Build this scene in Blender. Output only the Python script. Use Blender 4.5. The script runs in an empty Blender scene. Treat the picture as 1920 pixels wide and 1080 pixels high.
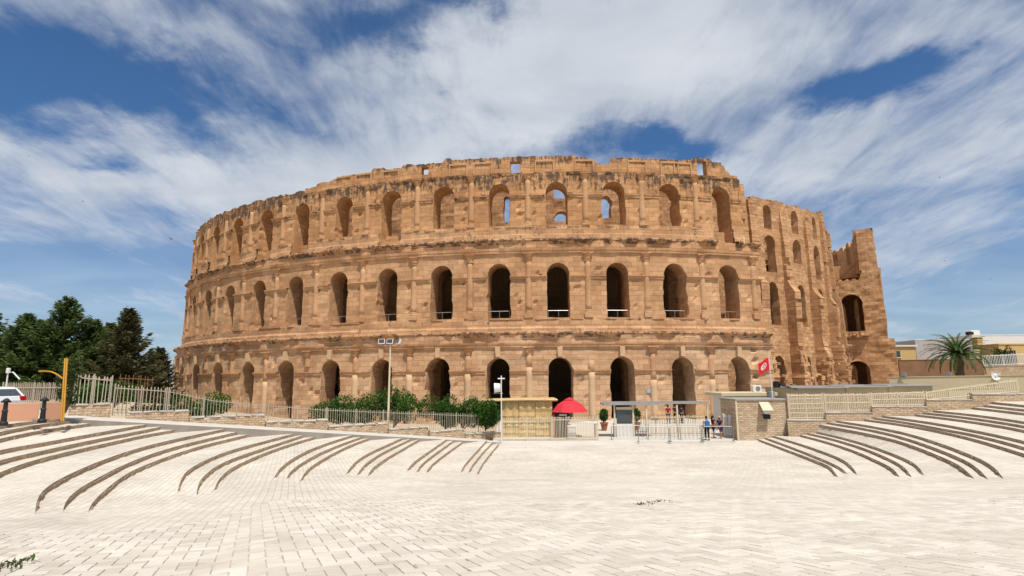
import bpy, math, random
import numpy as np
from mathutils import Matrix, Vector
random.seed(7); rng=np.random.default_rng(7)
R=math.radians
scene=bpy.context.scene
COL=scene.collection
# ------------------------------------------------------------------ camera
FPX,PITCH,ROLL=1050.883,R(9.325),-0.0052127          # focal length in pixels of a 1920 px wide frame
cam_d=bpy.data.cameras.new('camera'); cam_d.sensor_width=36; cam_d.lens=FPX/1920*36
cam_d.clip_start=.1; cam_d.clip_end=12000
cam=bpy.data.objects.new('camera',cam_d); COL.objects.link(cam)
_c,_s=math.cos(PITCH),math.sin(PITCH)
_R0,_F0,_U0=Vector((1,0,0)),Vector((0,_c,_s)),Vector((0,-_s,_c))
_cr,_sr=math.cos(ROLL),math.sin(ROLL)
_Rv=_R0*_cr+_U0*_sr; _Uv=_U0*_cr-_R0*_sr
cam.matrix_world=Matrix(((_Rv.x,_Uv.x,-_F0.x,0),(_Rv.y,_Uv.y,-_F0.y,0),(_Rv.z,_Uv.z,-_F0.z,0),(0,0,0,1)))
scene.camera=cam
# ------------------------------------------------------------------ light
SUN_EL,SUN_AZ=R(64),R(158)                             # azimuth clockwise from +Y: behind the camera, to its right
world=bpy.data.worlds.new('World'); scene.world=world; world.use_nodes=True
sun_d=bpy.data.lights.new('sun','SUN'); sun_d.energy=4.4; sun_d.angle=R(.53); sun_d.color=(1,.95,.87)
sun=bpy.data.objects.new('sun',sun_d); COL.objects.link(sun)
_to=Vector((math.sin(SUN_AZ)*math.cos(SUN_EL),math.cos(SUN_AZ)*math.cos(SUN_EL),math.sin(SUN_EL)))
sun.rotation_euler=_to.to_track_quat('Z','Y').to_euler(); sun.location=_to*200
scene.view_settings.view_transform='Standard'; scene.view_settings.look='None'
scene.view_settings.exposure=0.0; scene.view_settings.gamma=1
scene.render.engine='CYCLES'
scene.cycles.max_bounces=6; scene.cycles.diffuse_bounces=2; scene.cycles.glossy_bounces=2
def build_sky():
    nt=world.node_tree; N=nt.nodes; L=nt.links
    for n in list(N): N.remove(n)
    out=N.new('ShaderNodeOutputWorld'); bg=N.new('ShaderNodeBackground'); bg.inputs['Strength'].default_value=.1
    sky=N.new('ShaderNodeTexSky'); sky.sky_type='NISHITA'; sky.sun_disc=False
    sky.sun_elevation=SUN_EL; sky.sun_rotation=SUN_AZ; sky.air_density=1.0; sky.dust_density=.5; sky.ozone_density=3.0
    def math_(op,a,b=None,c=None,clamp=False):
        m=N.new('ShaderNodeMath'); m.operation=op; m.use_clamp=clamp
        for i,v in enumerate((a,b,c)):
            if v is None: continue
            if isinstance(v,(int,float)): m.inputs[i].default_value=v
            else: L.new(v,m.inputs[i])
        return m.outputs[0]
    tc=N.new('ShaderNodeTexCoord'); sep=N.new('ShaderNodeSeparateXYZ'); L.new(tc.outputs['Generated'],sep.inputs[0])
    zz=math_('ADD',math_('MAXIMUM',sep.outputs[2],0.0),.16)
    com=N.new('ShaderNodeCombineXYZ'); L.new(math_('DIVIDE',sep.outputs[0],zz),com.inputs[0]); L.new(math_('DIVIDE',sep.outputs[1],zz),com.inputs[1])
    q=com.outputs[0]                                   # position on the flat cloud layer
    def noise(scale,detail,rough,sx=1,sy=1,rot=0,dist=0,off=(0,0,0)):
        mp=N.new('ShaderNodeMapping'); mp.inputs['Rotation'].default_value=(0,0,rot); mp.inputs['Scale'].default_value=(sx,sy,1); mp.inputs['Location'].default_value=off
        L.new(q,mp.inputs[0]); n=N.new('ShaderNodeTexNoise'); n.inputs['Scale'].default_value=scale; n.inputs['Detail'].default_value=detail
        n.inputs['Roughness'].default_value=rough; n.inputs['Distortion'].default_value=dist; L.new(mp.outputs[0],n.inputs['Vector']); return n.outputs['Fac']
    n1=noise(.9,7,.52,1.5,.9,R(8),.7,(3.1,1.7,0))    # broad banks
    n2=noise(2.2,9,.58,1.6,.7,R(12),1.1,(7.3,2.2,0))    # combed wisps
    n3=noise(7,7,.65,1.8,.6,R(-10),.6,(1.3,5.2,0))
    wn=N.new('ShaderNodeTexNoise'); wn.inputs['Scale'].default_value=1.5; wn.inputs['Detail'].default_value=7; wn.inputs['Roughness'].default_value=.6; L.new(q,wn.inputs['Vector'])
    ws=N.new('ShaderNodeVectorMath'); ws.operation='SUBTRACT'; L.new(wn.outputs['Color'],ws.inputs[0]); ws.inputs[1].default_value=(.5,.5,.5)
    wm=N.new('ShaderNodeVectorMath'); wm.operation='MULTIPLY_ADD'; L.new(ws.outputs[0],wm.inputs[0]); wm.inputs[1].default_value=(.9,.9,0); L.new(q,wm.inputs[2]); qw=wm.outputs[0]
    def blob(x,y,rx,ry,rot,w):
        rx*=1.2; ry*=1.25
        mp=N.new('ShaderNodeMapping'); mp.vector_type='TEXTURE'; mp.inputs['Location'].default_value=(x,y,0); mp.inputs['Rotation'].default_value=(0,0,rot); mp.inputs['Scale'].default_value=(rx,ry,1)
        L.new(qw,mp.inputs[0]); ln=N.new('ShaderNodeVectorMath'); ln.operation='LENGTH'; L.new(mp.outputs[0],ln.inputs[0])
        mr=N.new('ShaderNodeMapRange'); mr.interpolation_type='SMOOTHSTEP'; mr.inputs[1].default_value=1; mr.inputs[2].default_value=0; mr.inputs[3].default_value=0; mr.inputs[4].default_value=w
        L.new(ln.outputs['Value'],mr.inputs[0]); return mr.outputs[0]
    dens=math_('ADD',math_('MULTIPLY',n1,.72),math_('MULTIPLY',n2,.50)); dens=math_('ADD',dens,math_('MULTIPLY_ADD',n3,.34,-.09))
    dens=math_('ADD',dens,.05)
    for b in BLOBS: dens=math_('ADD',dens,blob(*b[:5],b[5]*(.85 if b[5]<0 else 1.1)))
    mr=N.new('ShaderNodeMapRange'); mr.interpolation_type='SMOOTHSTEP'; L.new(dens,mr.inputs[0])
    mr.inputs[1].default_value=.45; mr.inputs[2].default_value=1.02; mr.inputs[3].default_value=.02; mr.inputs[4].default_value=.95
    hz=N.new('ShaderNodeMapRange'); L.new(sep.outputs[2],hz.inputs[0]); hz.inputs[1].default_value=0; hz.inputs[2].default_value=.28; hz.inputs[3].default_value=.62; hz.inputs[4].default_value=1
    hp=N.new('ShaderNodeMapRange'); L.new(sep.outputs[2],hp.inputs[0]); hp.inputs[1].default_value=0; hp.inputs[2].default_value=.34; hp.inputs[3].default_value=.55; hp.inputs[4].default_value=0
    alpha=math_('MAXIMUM',math_('MULTIPLY',mr.outputs[0],hz.outputs[0]),hp.outputs[0])
    # the deep, polarised blue of the clear sky
    tint=N.new('ShaderNodeMix'); tint.data_type='RGBA'; tint.blend_type='MULTIPLY'; tint.inputs['Factor'].default_value=1
    L.new(sky.outputs[0],tint.inputs['A']); tint.inputs['B'].default_value=(.40,.70,.95,1)
    # light and grey parts of the cloud
    shade=N.new('ShaderNodeMapRange'); L.new(noise(1.7,5,.5,1,1.8,R(-25),.3,(9,4,0)),shade.inputs[0]); shade.inputs[1].default_value=.3; shade.inputs[2].default_value=.7
    cc=N.new('ShaderNodeMix'); cc.data_type='RGBA'; L.new(shade.outputs[0],cc.inputs['Factor']); cc.inputs['A'].default_value=(5.1,5.6,6.4,1); cc.inputs['B'].default_value=(7.6,7.9,8.3,1)
    mix=N.new('ShaderNodeMix'); mix.data_type='RGBA'; L.new(alpha,mix.inputs['Factor']); L.new(tint.outputs['Result'],mix.inputs['A']); L.new(cc.outputs['Result'],mix.inputs['B'])
    L.new(mix.outputs['Result'],bg.inputs[0]); L.new(bg.outputs[0],out.inputs[0])
# banks and clear gaps of the cloud layer: x, y, radii, turn, amount (layer coordinates)
BLOBS=[(-1.1, 1.21, 0.55, 0.27, 2.93, -0.54), (-0.81, 1.48, 0.38, 0.2, -2.61, -0.38), (-0.29, 1.15, 0.34, 0.12, -3.13, -0.3), (0.43, 1.66, 0.32, 0.10, 3.11, -0.36), (0.88, 1.33, 0.26, 0.14, 2.34, -0.40), (-1.26, 1.63, 0.16, 0.09, -2.68, -0.35), (-2.0, 2.45, 0.66, 0.44, -2.54, -0.22), (-0.08, 1.09, 0.2, 0.07, -3.14, -0.35), (-0.58, 1.42, 0.43, 0.22, -2.85, -0.12), (0.05, 1.33, 0.73, 0.32, 2.9, 0.3), (-1.24, 1.75, 0.61, 0.31, -2.39, 0.22), (0.95, 1.76, 0.55, 0.34, 2.59, 0.16), (-0.74, 1.12, 0.24, 0.11, -2.63, 0.16), (0.95, 1.12, 0.32, 0.15, 3.03, 0.14), (-0.58, 1.8, 0.66, 0.37, 3.13, 0.14)]
build_sky()
# ------------------------------------------------------------------ helpers
def ray(px,py):
    u,v=px-960.,py-540.; u0=u*_cr+v*_sr; v0=-u*_sr+v*_cr
    d=np.array([u0,FPX*_c+v0*_s,FPX*_s-v0*_c]); return d/d[1]
def at(px,py,D): return ray(px,py)*D                    # the point seen at a pixel of the photograph, D metres ahead
def gz(px,py,z): r=ray(px,py); return r*(z/r[2])
def _hash(i,j,k,seed):
    h=(i*374761393+j*668265263+k*2147483647+seed*1274126177)&0x7fffffff
    h=((h^(h>>13))*1274126177)&0x7fffffff
    return ((h^(h>>16))&0xffff)/65535.
def vnoise(P,scale=1.,seed=0):
    P=np.asarray(P,float)*scale; I=np.floor(P).astype(np.int64); Fr=P-I; Fr=Fr*Fr*(3-2*Fr); o=0
    for a in(0,1):
        for b in(0,1):
            for c in(0,1):
                w=(Fr[...,0] if a else 1-Fr[...,0])*(Fr[...,1] if b else 1-Fr[...,1])*(Fr[...,2] if c else 1-Fr[...,2])
                o=o+w*_hash(I[...,0]+a,I[...,1]+b,I[...,2]+c,seed)
    return o
def fbm(P,scale=1.,oct=3,seed=0):
    o=0;a=.5;t=0
    for k in range(oct): o=o+a*vnoise(P,scale*2**k,seed+k);t+=a;a*=.5
    return o/t*2-1
def mesh(name,V,F,mat=None,uv=None,smooth=False,attr=None,matidx=None):
    """V (n,3); F list of faces or an (m,k) array, or a list of such arrays"""
    me=bpy.data.meshes.new(name); V=np.asarray(V,np.float32).reshape(-1,3)
    if isinstance(F,np.ndarray): F=[F]
    if len(F) and not isinstance(F[0],np.ndarray):
        lens=np.array([len(f) for f in F],np.int32); idx=np.array([i for f in F for i in f],np.int32)
    else:
        lens=np.concatenate([np.full(len(a),a.shape[1],np.int32) for a in F]); idx=np.concatenate([a.ravel() for a in F]).astype(np.int32)
    me.vertices.add(len(V)); me.vertices.foreach_set('co',V.ravel())
    me.loops.add(len(idx)); me.loops.foreach_set('vertex_index',idx)
    me.polygons.add(len(lens)); me.polygons.foreach_set('loop_start',np.r_[0,np.cumsum(lens)[:-1]].astype(np.int32))
    me.polygons.foreach_set('use_smooth',np.full(len(lens),bool(smooth)))
    if uv is not None:
        l=me.uv_layers.new(name='UVMap'); l.data.foreach_set('uv',np.asarray(uv,np.float32)[idx].ravel())
    if attr is not None:
        for k,v in attr.items():
            a=me.attributes.new(k,'FLOAT','POINT'); a.data.foreach_set('value',np.asarray(v,np.float32))
    for m in (mat if isinstance(mat,(list,tuple)) else [mat]):
        if m is not None: me.materials.append(m)
    if matidx is not None: me.polygons.foreach_set('material_index',np.asarray(matidx,np.int32))
    me.update(); me.validate(); return me
def link(name,me,parent=None,loc=(0,0,0),rot=None,scale=None):
    o=bpy.data.objects.new(name,me); COL.objects.link(o)
    if parent is not None: o.parent=parent
    o.location=loc
    if rot is not None: o.rotation_euler=rot
    if scale is not None: o.scale=scale
    return o
def tag(o,label=None,cat=None,group=None,kind=None):
    if label: o['label']=label
    if cat: o['category']=cat
    if group: o['group']=group
    if kind: o['kind']=kind
    return o
def thing(name,label,cat,loc=(0,0,0),rz=0,group=None):
    o=bpy.data.objects.new(name,None); COL.objects.link(o); o.location=[float(v) for v in loc]; o.rotation_euler=(0,0,rz); o.empty_display_size=.3
    return tag(o,label,cat,group)
def part(name,V,F,mat,parent,world=True,**kw):
    """one mesh under its thing; V in world coordinates unless world=False"""
    V=np.asarray(V,float).reshape(-1,3)
    if world and parent is not None: 
        p=parent; off=np.zeros(3)
        while p is not None: off+=np.array(p.location); p=p.parent
        V=V-off
    return link(name,mesh(name,V,F,mat,**kw),parent)
class MB:
    """collects simple solids into one mesh"""
    def __init__(s): s.V=[]; s.F=[]
    def add(s,V,F):
        b=len(s.V); s.V+= [tuple(map(float,v)) for v in V]; s.F+=[tuple(b+i for i in f) for f in F]; return s
    def box(s,c,size,rz=0,jit=0):
        x,y,z=[v/2 for v in size]; co,si=math.cos(rz),math.sin(rz); V=[]
        for dz in(-z,z):
            for dx,dy in((-x,-y),(x,-y),(x,y),(-x,y)):
                j=[random.uniform(-jit,jit) for _ in range(3)]
                V.append((c[0]+dx*co-dy*si+j[0],c[1]+dx*si+dy*co+j[1],c[2]+dz+j[2]))
        return s.add(V,[(0,3,2,1),(4,5,6,7),(0,1,5,4),(1,2,6,5),(2,3,7,6),(3,0,4,7)])
    def bbox(s,c,size,rz=0,b=.02):
        """box with chamfered vertical edges and top"""
        x,y,z=[v/2 for v in size]; co,si=math.cos(rz),math.sin(rz); V=[]
        for dz,k in((-z,0),(z-b,0),(z,b)):
            for dx,dy in((-x+b,-y),(x-b,-y),(x,-y+b),(x,y-b),(x-b,y),(-x+b,y),(-x,y-b),(-x,-y+b)):
                dx-=math.copysign(k,dx); dy-=math.copysign(k,dy)
                V.append((c[0]+dx*co-dy*si,c[1]+dx*si+dy*co,c[2]+dz))
        F=[tuple(range(7,-1,-1)),tuple(range(16,24))]
        for r in(0,8):
            for i in range(8): j=(i+1)%8; F.append((r+i,r+j,r+8+j,r+8+i))
        return s.add(V,F)
    def tube(s,pts,r,n=8,cap=True):
        pts=[Vector([float(a) for a in p]) for p in pts]; rs=r if isinstance(r,(list,tuple)) else [r]*len(pts); V=[];F=[]
        for i,p in enumerate(pts):
            t=(pts[min(i+1,len(pts)-1)]-pts[max(i-1,0)]).normalized(); a=Vector((0,0,1)) if abs(t.z)<.9 else Vector((1,0,0))
            u=t.cross(a).normalized(); w=t.cross(u)
            V+=[p+(u*math.cos(k*2*math.pi/n)+w*math.sin(k*2*math.pi/n))*rs[i] for k in range(n)]
        for i in range(len(pts)-1):
            for k in range(n): a=i*n+k; b=i*n+(k+1)%n; F.append((a,a+n,b+n,b))
        if cap: F+=[tuple(range(n)),tuple(range(len(pts)*n-1,(len(pts)-1)*n-1,-1))]
        return s.add(V,F)
    def lathe(s,c,prof,n=12):
        V=[];F=[]
        for r,z in prof: V+=[(c[0]+r*math.cos(k*2*math.pi/n),c[1]+r*math.sin(k*2*math.pi/n),c[2]+z) for k in range(n)]
        for i in range(len(prof)-1):
            for k in range(n): a=i*n+k; b=i*n+(k+1)%n; F.append((a,b,b+n,a+n))
        F+=[tuple(range(n-1,-1,-1)),tuple(range((len(prof)-1)*n,len(prof)*n))]
        return s.add(V,F)
    def build(s,name,mat,parent=None,world=True,smooth=False,loc=(0,0,0)):
        return part(name,s.V,s.F,mat,parent,world,smooth=smooth) if parent is not None else link(name,mesh(name,s.V,s.F,mat,smooth=smooth),None,loc)
# ------------------------------------------------------------------ materials
def newmat(name):
    m=bpy.data.materials.new(name); m.use_nodes=True; nt=m.node_tree; b=nt.nodes['Principled BSDF']; b.inputs['Specular IOR Level'].default_value=.25; return m,nt,b
def rgba(c): return (c[0],c[1],c[2],1)
def simple(name,col,rough=.7,var=.25,scale=3.,bump=.15,bscale=None,metal=0,spec=.25,coord='Object',bdist=.02):
    """colour with soft uneven tone and fine relief"""
    m,nt,b=newmat(name); N,L=nt.nodes,nt.links
    b.inputs['Roughness'].default_value=rough; b.inputs['Metallic'].default_value=metal; b.inputs['Specular IOR Level'].default_value=spec
    tc=N.new('ShaderNodeTexCoord'); n=N.new('ShaderNodeTexNoise'); n.inputs['Scale'].default_value=scale; n.inputs['Detail'].default_value=6; L.new(tc.outputs[coord],n.inputs['Vector'])
    mx=N.new('ShaderNodeMix'); mx.data_type='RGBA'; L.new(n.outputs['Fac'],mx.inputs['Factor'])
    mx.inputs['A'].default_value=rgba([v*(1-var) for v in col]); mx.inputs['B'].default_value=rgba([min(1,v*(1+var)) for v in col]); L.new(mx.outputs['Result'],b.inputs['Base Color'])
    if bump:
        n2=N.new('ShaderNodeTexNoise'); n2.inputs['Scale'].default_value=bscale or scale*6; n2.inputs['Detail'].default_value=5; L.new(tc.outputs[coord],n2.inputs['Vector'])
        bp=N.new('ShaderNodeBump'); bp.inputs['Strength'].default_value=bump; bp.inputs['Distance'].default_value=bdist; L.new(n2.outputs['Fac'],bp.inputs['Height']); L.new(bp.outputs[0],b.inputs['Normal'])
    return m
def stone_mat(name,c1,c2,mortar,bw=1.15,rh=.52,use_uv=True,brick=True,lichen=True,bumpk=1.0):
    """weathered ashlar: blocks in courses, patchy tone, pits, black lichen where the attribute says"""
    m,nt,b=newmat(name); N,L=nt.nodes,nt.links; b.inputs['Roughness'].default_value=.92; b.inputs['Specular IOR Level'].default_value=.12
    tc=N.new('ShaderNodeTexCoord'); vec=tc.outputs['UV'] if use_uv else tc.outputs['Object']
    def noise(s,d=6,r=.6,v=None,sc=None):
        n=N.new('ShaderNodeTexNoise'); n.inputs['Scale'].default_value=s; n.inputs['Detail'].default_value=d; n.inputs['Roughness'].default_value=r
        if sc:
            mp=N.new('ShaderNodeMapping'); mp.inputs['Scale'].default_value=sc; L.new(v or vec,mp.inputs[0]); L.new(mp.outputs[0],n.inputs['Vector'])
        else: L.new(v or vec,n.inputs['Vector'])
        return n.outputs['Fac']
    def mixc(f,a,bb,mode='MIX'):
        x=N.new('ShaderNodeMix'); x.data_type='RGBA'; x.blend_type=mode
        for k,v in(('Factor',f),('A',a),('B',bb)):
            if isinstance(v,(int,float)): x.inputs[k].default_value=v
            elif isinstance(v,tuple): x.inputs[k].default_value=v
            else: L.new(v,x.inputs[k])
        return x.outputs['Result']
    def ramp(f,a,bb,c=0,d=1):
        r=N.new('ShaderNodeMapRange'); r.interpolation_type='SMOOTHSTEP'; L.new(f,r.inputs[0])
        for i,v in enumerate((a,bb,c,d)): r.inputs[i+1].default_value=v
        return r.outputs[0]
    obj=tc.outputs['Object']
    base=mixc(ramp(noise(.22,5,.6,obj),.35,.68),rgba(c1),rgba(c2))
    base=mixc(ramp(noise(1.1,6,.65,obj),.4,.75,0,.45),base,rgba([c2[0]*1.12,c2[1]*1.16,c2[2]*1.25]))
    base=mixc(ramp(noise(.55,7,.7,obj),.50,.68,0,.62),base,rgba([c1[0]*.62,c1[1]*.60,c1[2]*.62]))
    base=mixc(ramp(noise(1.7,6,.7,obj,(1,1,.5)),.60,.74,0,.5),base,rgba([.60,.47,.34]))
    h=noise(5,8,.7,obj)
    if brick:
        wob=N.new('ShaderNodeMix'); wob.data_type='VECTOR'; wob.inputs['Factor'].default_value=.035
        nz=N.new('ShaderNodeTexNoise'); nz.inputs['Scale'].default_value=1.6; L.new(vec,nz.inputs['Vector']); L.new(vec,wob.inputs['A']); L.new(nz.outputs['Color'],wob.inputs['B'])
        br=N.new('ShaderNodeTexBrick'); L.new(wob.outputs['Result'],br.inputs['Vector']); br.inputs['Scale'].default_value=1; br.inputs['Brick Width'].default_value=bw; br.inputs['Row Height'].default_value=rh
        br.inputs['Mortar Size'].default_value=.022; br.inputs['Mortar Smooth'].default_value=.6; br.inputs['Bias'].default_value=0
        br.inputs['Color1'].default_value=(.80,.78,.76,1); br.inputs['Color2'].default_value=(1.12,1.11,1.10,1); br.inputs['Mortar'].default_value=rgba(mortar)
        base=mixc(1.0,base,br.outputs['Color'],'MULTIPLY')
        mb=N.new('ShaderNodeMath'); mb.operation='MULTIPLY_ADD'; L.new(br.outputs['Fac'],mb.inputs[0]); mb.inputs[1].default_value=-.55; L.new(h,mb.inputs[2]); h=mb.outputs[0]
    pit=N.new('ShaderNodeTexVoronoi'); pit.inputs['Scale'].default_value=2.3; L.new(obj,pit.inputs['Vector'])
    pm=ramp(pit.outputs['Distance'],.10,.02); gate=ramp(noise(.5,4,.6,obj),.52,.66)
    mm=N.new('ShaderNodeMath'); mm.operation='MULTIPLY'; L.new(pm,mm.inputs[0]); L.new(gate,mm.inputs[1])
    base=mixc(mm.outputs[0],base,rgba([v*.35 for v in c1]))
    if lichen:
        at_=N.new('ShaderNodeAttribute'); at_.attribute_name='lichen'
        st=noise(1.0,8,.72,vec,(3.2,.42,1)) if use_uv else noise(2.0,8,.7)
        pt=noise(1.3,8,.72,obj)
        s1=N.new('ShaderNodeMath'); s1.operation='ADD'; L.new(st,s1.inputs[0]); L.new(pt,s1.inputs[1])
        s3=N.new('ShaderNodeMath'); s3.operation='MULTIPLY_ADD'; L.new(at_.outputs['Fac'],s3.inputs[0]); s3.inputs[1].default_value=.78; s3.inputs[2].default_value=-1.45
        s2=N.new('ShaderNodeMath'); s2.operation='MULTIPLY_ADD'; L.new(s1.outputs[0],s2.inputs[0]); s2.inputs[1].default_value=1.45; L.new(s3.outputs[0],s2.inputs[2])
        base=mixc(ramp(s2.outputs[0],.26,.50,0,.85),base,(.07,.055,.045,1))
    L.new(base,b.inputs['Base Color'])
    bp=N.new('ShaderNodeBump'); bp.inputs['Strength'].default_value=.75*bumpk; bp.inputs['Distance'].default_value=.09; L.new(h,bp.inputs['Height']); L.new(bp.outputs[0],b.inputs['Normal'])
    return m
M={}
M['ashlar']=stone_mat('ashlar_stone',(.53,.29,.145),(.645,.39,.212),(.78,.74,.70))
M['ashlar_low']=stone_mat('pale_ashlar_stone',(.56,.328,.178),(.68,.445,.265),(.74,.70,.66))
M['ashlar_top']=stone_mat('orange_ashlar_stone',(.505,.265,.12),(.62,.355,.175),(.78,.74,.70))
M['inner']=stone_mat('inner_stone',(.51,.28,.138),(.62,.37,.198),(.72,.70,.66),bw=.9,rh=.45,bumpk=1.0)
M['carved']=stone_mat('carved_stone',(.51,.278,.14),(.615,.37,.20),(.6,.55,.5),use_uv=False,brick=False,bumpk=1.3)
M['pale']=stone_mat('restored_pale_stone',(.60,.39,.22),(.64,.44,.27),(.7,.7,.7),use_uv=False,brick=False,lichen=False,bumpk=.5)
M['rubble']=simple('rubble_stone',(.42,.29,.17),.9,.45,4,.8,7,bdist=.06)
# ------------------------------------------------------------------ the amphitheatre: an oval of 6.64 m bays
CX,CY,PHI,S0,EA,EB,W=1.06592939,103.280449,1.41921587,173.051279,42.6284265,60.1050848,6.64
_t=np.linspace(0,2*np.pi,4001); _ex,_ey=EA*np.cos(_t),EB*np.sin(_t)
_S=np.r_[0,np.cumsum(np.hypot(np.diff(_ex),np.diff(_ey)))]; PER=_S[-1]
def EP(sb,z,d):
    """bay number, height, depth behind the front face -> world"""
    sb,z,d=np.broadcast_arrays(np.asarray(sb,float),np.asarray(z,float),np.asarray(d,float))
    tt=np.interp(np.mod(S0+sb*W,PER),_S,_t); ex,ey=EA*np.cos(tt),EB*np.sin(tt); nx,ny=EB*np.cos(tt),EA*np.sin(tt); l=np.hypot(nx,ny)
    ex=ex-nx/l*d; ey=ey-ny/l*d; c,s=math.cos(PHI),math.sin(PHI)
    return np.stack([CX+ex*c-ey*s,CY+ex*s+ey*c,z],-1)
OFF=(0.,.79,1.19); TH=2.6
def blockoff(u,z,bw=1.15,rh=.52,seed=3):
    r=np.floor(z/rh).astype(np.int64); k=np.floor(u/bw+.5*(r%2)).astype(np.int64)
    return _hash(k,r,r*0,seed)*2-1
def bay_mesh(u0,u1,uc,a,zb,zf,zs,top,P,T,rough=.05,du=.32,bite=.12,seed=0,rect=False,lich=None,endL=False,endR=False,ragL=0,ragR=0,pits=()):
    """one bay of wall, u0..u1, with an arched (or square) opening of half width a round uc; P(u,z,depth)->world"""
    if a>0:
        nl=max(2,int((uc-a-u0)/du)); nr=max(2,int((u1-uc-a)/du)); nA=13
        th=np.linspace(0,np.pi,nA+1)
        uu=np.r_[np.linspace(u0,uc-a,nl+1),(uc-a*np.cos(th))[1:-1],np.linspace(uc+a,u1,nr+1)]; iL,iR=nl,nl+nA
    else:
        uu=np.linspace(u0,u1,max(3,int((u1-u0)/du))+1); iL=iR=-1
    n=len(uu); low=np.full(n,zs,float)
    if a>0 and not rect: low[iL:iR+1]=zs+np.sqrt(np.maximum(0,a*a-(uu[iL:iR+1]-uc)**2))
    tp=np.array([top(x) for x in uu])
    n0=max(1,int((zf-zb)/.4)); n1=max(2,int((zs-zf)/.4)); n2=max(2,int((tp.mean()-zs)/.4))
    Z=np.zeros((n,n0+n1+n2+1))
    Z[:,:n0+1]=np.linspace(zb,zf,n0+1)[None]; Z[:,n0:n0+n1+1]=np.linspace(zf,zs,n1+1)[None]
    if a>0: Z[iL+1:iR,n0+1:n0+n1]=zf
    fr=np.linspace(0,1,n2+1); Z[:,n0+n1:]=low[:,None]+(tp-low)[:,None]*fr[None]
    U=np.repeat(uu[:,None],Z.shape[1],1); nr_=Z.shape[1]
    # worn opening edge
    Uf=U.copy()
    if a>0 and bite>0:
        for c,sg in((iL,-1),(iR,1)):
            q=np.stack([U[c]*0+uc*3.1+sg*7,Z[c]*1.0,U[c]*0+seed],-1); e=np.maximum(0,fbm(q,1.1,3,11+seed))*bite*2.2
            e[:n0+1]*=.3; Uf[c]+=sg*np.minimum(e,du*.75)*(np.arange(nr_)<=n0+n1)
    if ragL: Uf[0]+=ragL*fbm(np.stack([Z[0],Z[0]*0,Z[0]*0+seed],-1),.6,3,5)
    if ragR: Uf[-1]+=ragR*fbm(np.stack([Z[0],Z[0]*0+4,Z[0]*0+seed],-1),.6,3,6)
    q=np.stack([U,Z,U*0+seed*0],-1)
    D=-(rough*fbm(q,.7,4,21)+rough*.45*blockoff(U,Z)+rough*.6*np.minimum(0,fbm(q,.45,3,33)+.25)*-2*0)
    D+=rough*2.2*np.maximum(0,fbm(q,.5,3,44)-.35)
    for (hu,hz,hw,hh,hd) in pits: D+=hd*((np.abs(U-hu)<hw)&(np.abs(Z-hz)<hh))
    V=[P(Uf,Z,D).reshape(-1,3)]; UV=[np.stack([Uf,Z],-1).reshape(-1,2)]; LI=[(lich(U,Z) if lich else U*0).ravel()]
    Tb=T+0*D; V.append(P(Uf,Z,Tb).reshape(-1,3)); UV.append(np.stack([Uf+.4,Z+.2],-1).reshape(-1,2)); LI.append(LI[0]*.5)
    nb=n*nr_; F=[]
    for c in range(n-1):
        hole=a>0 and iL<=c<iR
        for r in range(nr_-1):
            if hole and n0<=r<n0+n1: continue
            i=c*nr_+r; F.append((i,i+nr_,i+nr_+1,i+1)); F.append((nb+i,nb+i+1,nb+i+nr_+1,nb+i+nr_))
    if a>0:
        loop=[(iL,r) for r in range(n0,n0+n1)]+[(c,n0+n1) for c in range(iL,iR+1)]+[(iR,r) for r in range(n0+n1-1,n0-1,-1)]+[(c,n0) for c in range(iR-1,iL,-1)]
        K=4; ids=[[c*nr_+r for c,r in loop]]; base=2*nb
        cc=np.array([c for c,r in loop]); rr=np.array([r for c,r in loop]); per=np.r_[0,np.cumsum(np.hypot(np.diff(U[cc,rr]),np.diff(Z[cc,rr])))]
        for k in range(1,K):
            f=k/K; uL=U[cc,rr]*f+Uf[cc,rr]*(1-f) if k>1 else U[cc,rr]*.6+Uf[cc,rr]*.4
            q=np.stack([uL,Z[cc,rr],per*0+f*T],-1); jit=.05*fbm(q,1.3,2,9)
            V.append(P(uL+np.where(uL<uc,-1,1)*np.abs(jit)*(Z[cc,rr]>zf+.05),Z[cc,rr],T*f)); UV.append(np.stack([per*0+f*T+uc,per],-1)); LI.append(per*0)
            ids.append(list(range(base,base+len(loop)))); base+=len(loop)
        ids.append([nb+c*nr_+r for c,r in loop]); m=len(loop)
        for k in range(K):
            for j in range(m): F.append((ids[k][j],ids[k][(j+1)%m],ids[k+1][(j+1)%m],ids[k+1][j]))
    for c in range(n-1): i=c*nr_+nr_-1; F.append((i,i+nr_,nb+i+nr_,nb+i))
    if endL:
        for r in range(nr_-1): F.append((r,r+1,nb+r+1,nb+r))
    if endR:
        for r in range(nr_-1): i=(n-1)*nr_+r; F.append((i,nb+i,nb+i+1,i+1))
    return np.concatenate(V),F,np.concatenate(UV),np.concatenate(LI)
def join(ms):
    V,F,UV,LI=[],[],[],[]; b=0
    for v,f,u,l in ms:
        V.append(v); F+=[tuple(b+i for i in q) for q in f]; UV.append(u); LI.append(l); b+=len(v)
    return np.concatenate(V),F,np.concatenate(UV),np.concatenate(LI)
AMP=thing('amphitheatre','huge oval sandstone amphitheatre ruin with three tiers of arches','amphitheatre',tuple(EP(0,-4.5,0)))
def wpart(name,ms,mat,parent=AMP,**kw):
    V,F,UV,LI=join(ms); return part(name,V,F,mat,parent,uv=UV,attr={'lichen':LI},**kw)
Z1,Z2,Z3=-4.9,5.1,15.6
def PF(off): return lambda u,z,dep: EP(u/W,z,off+dep)
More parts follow.
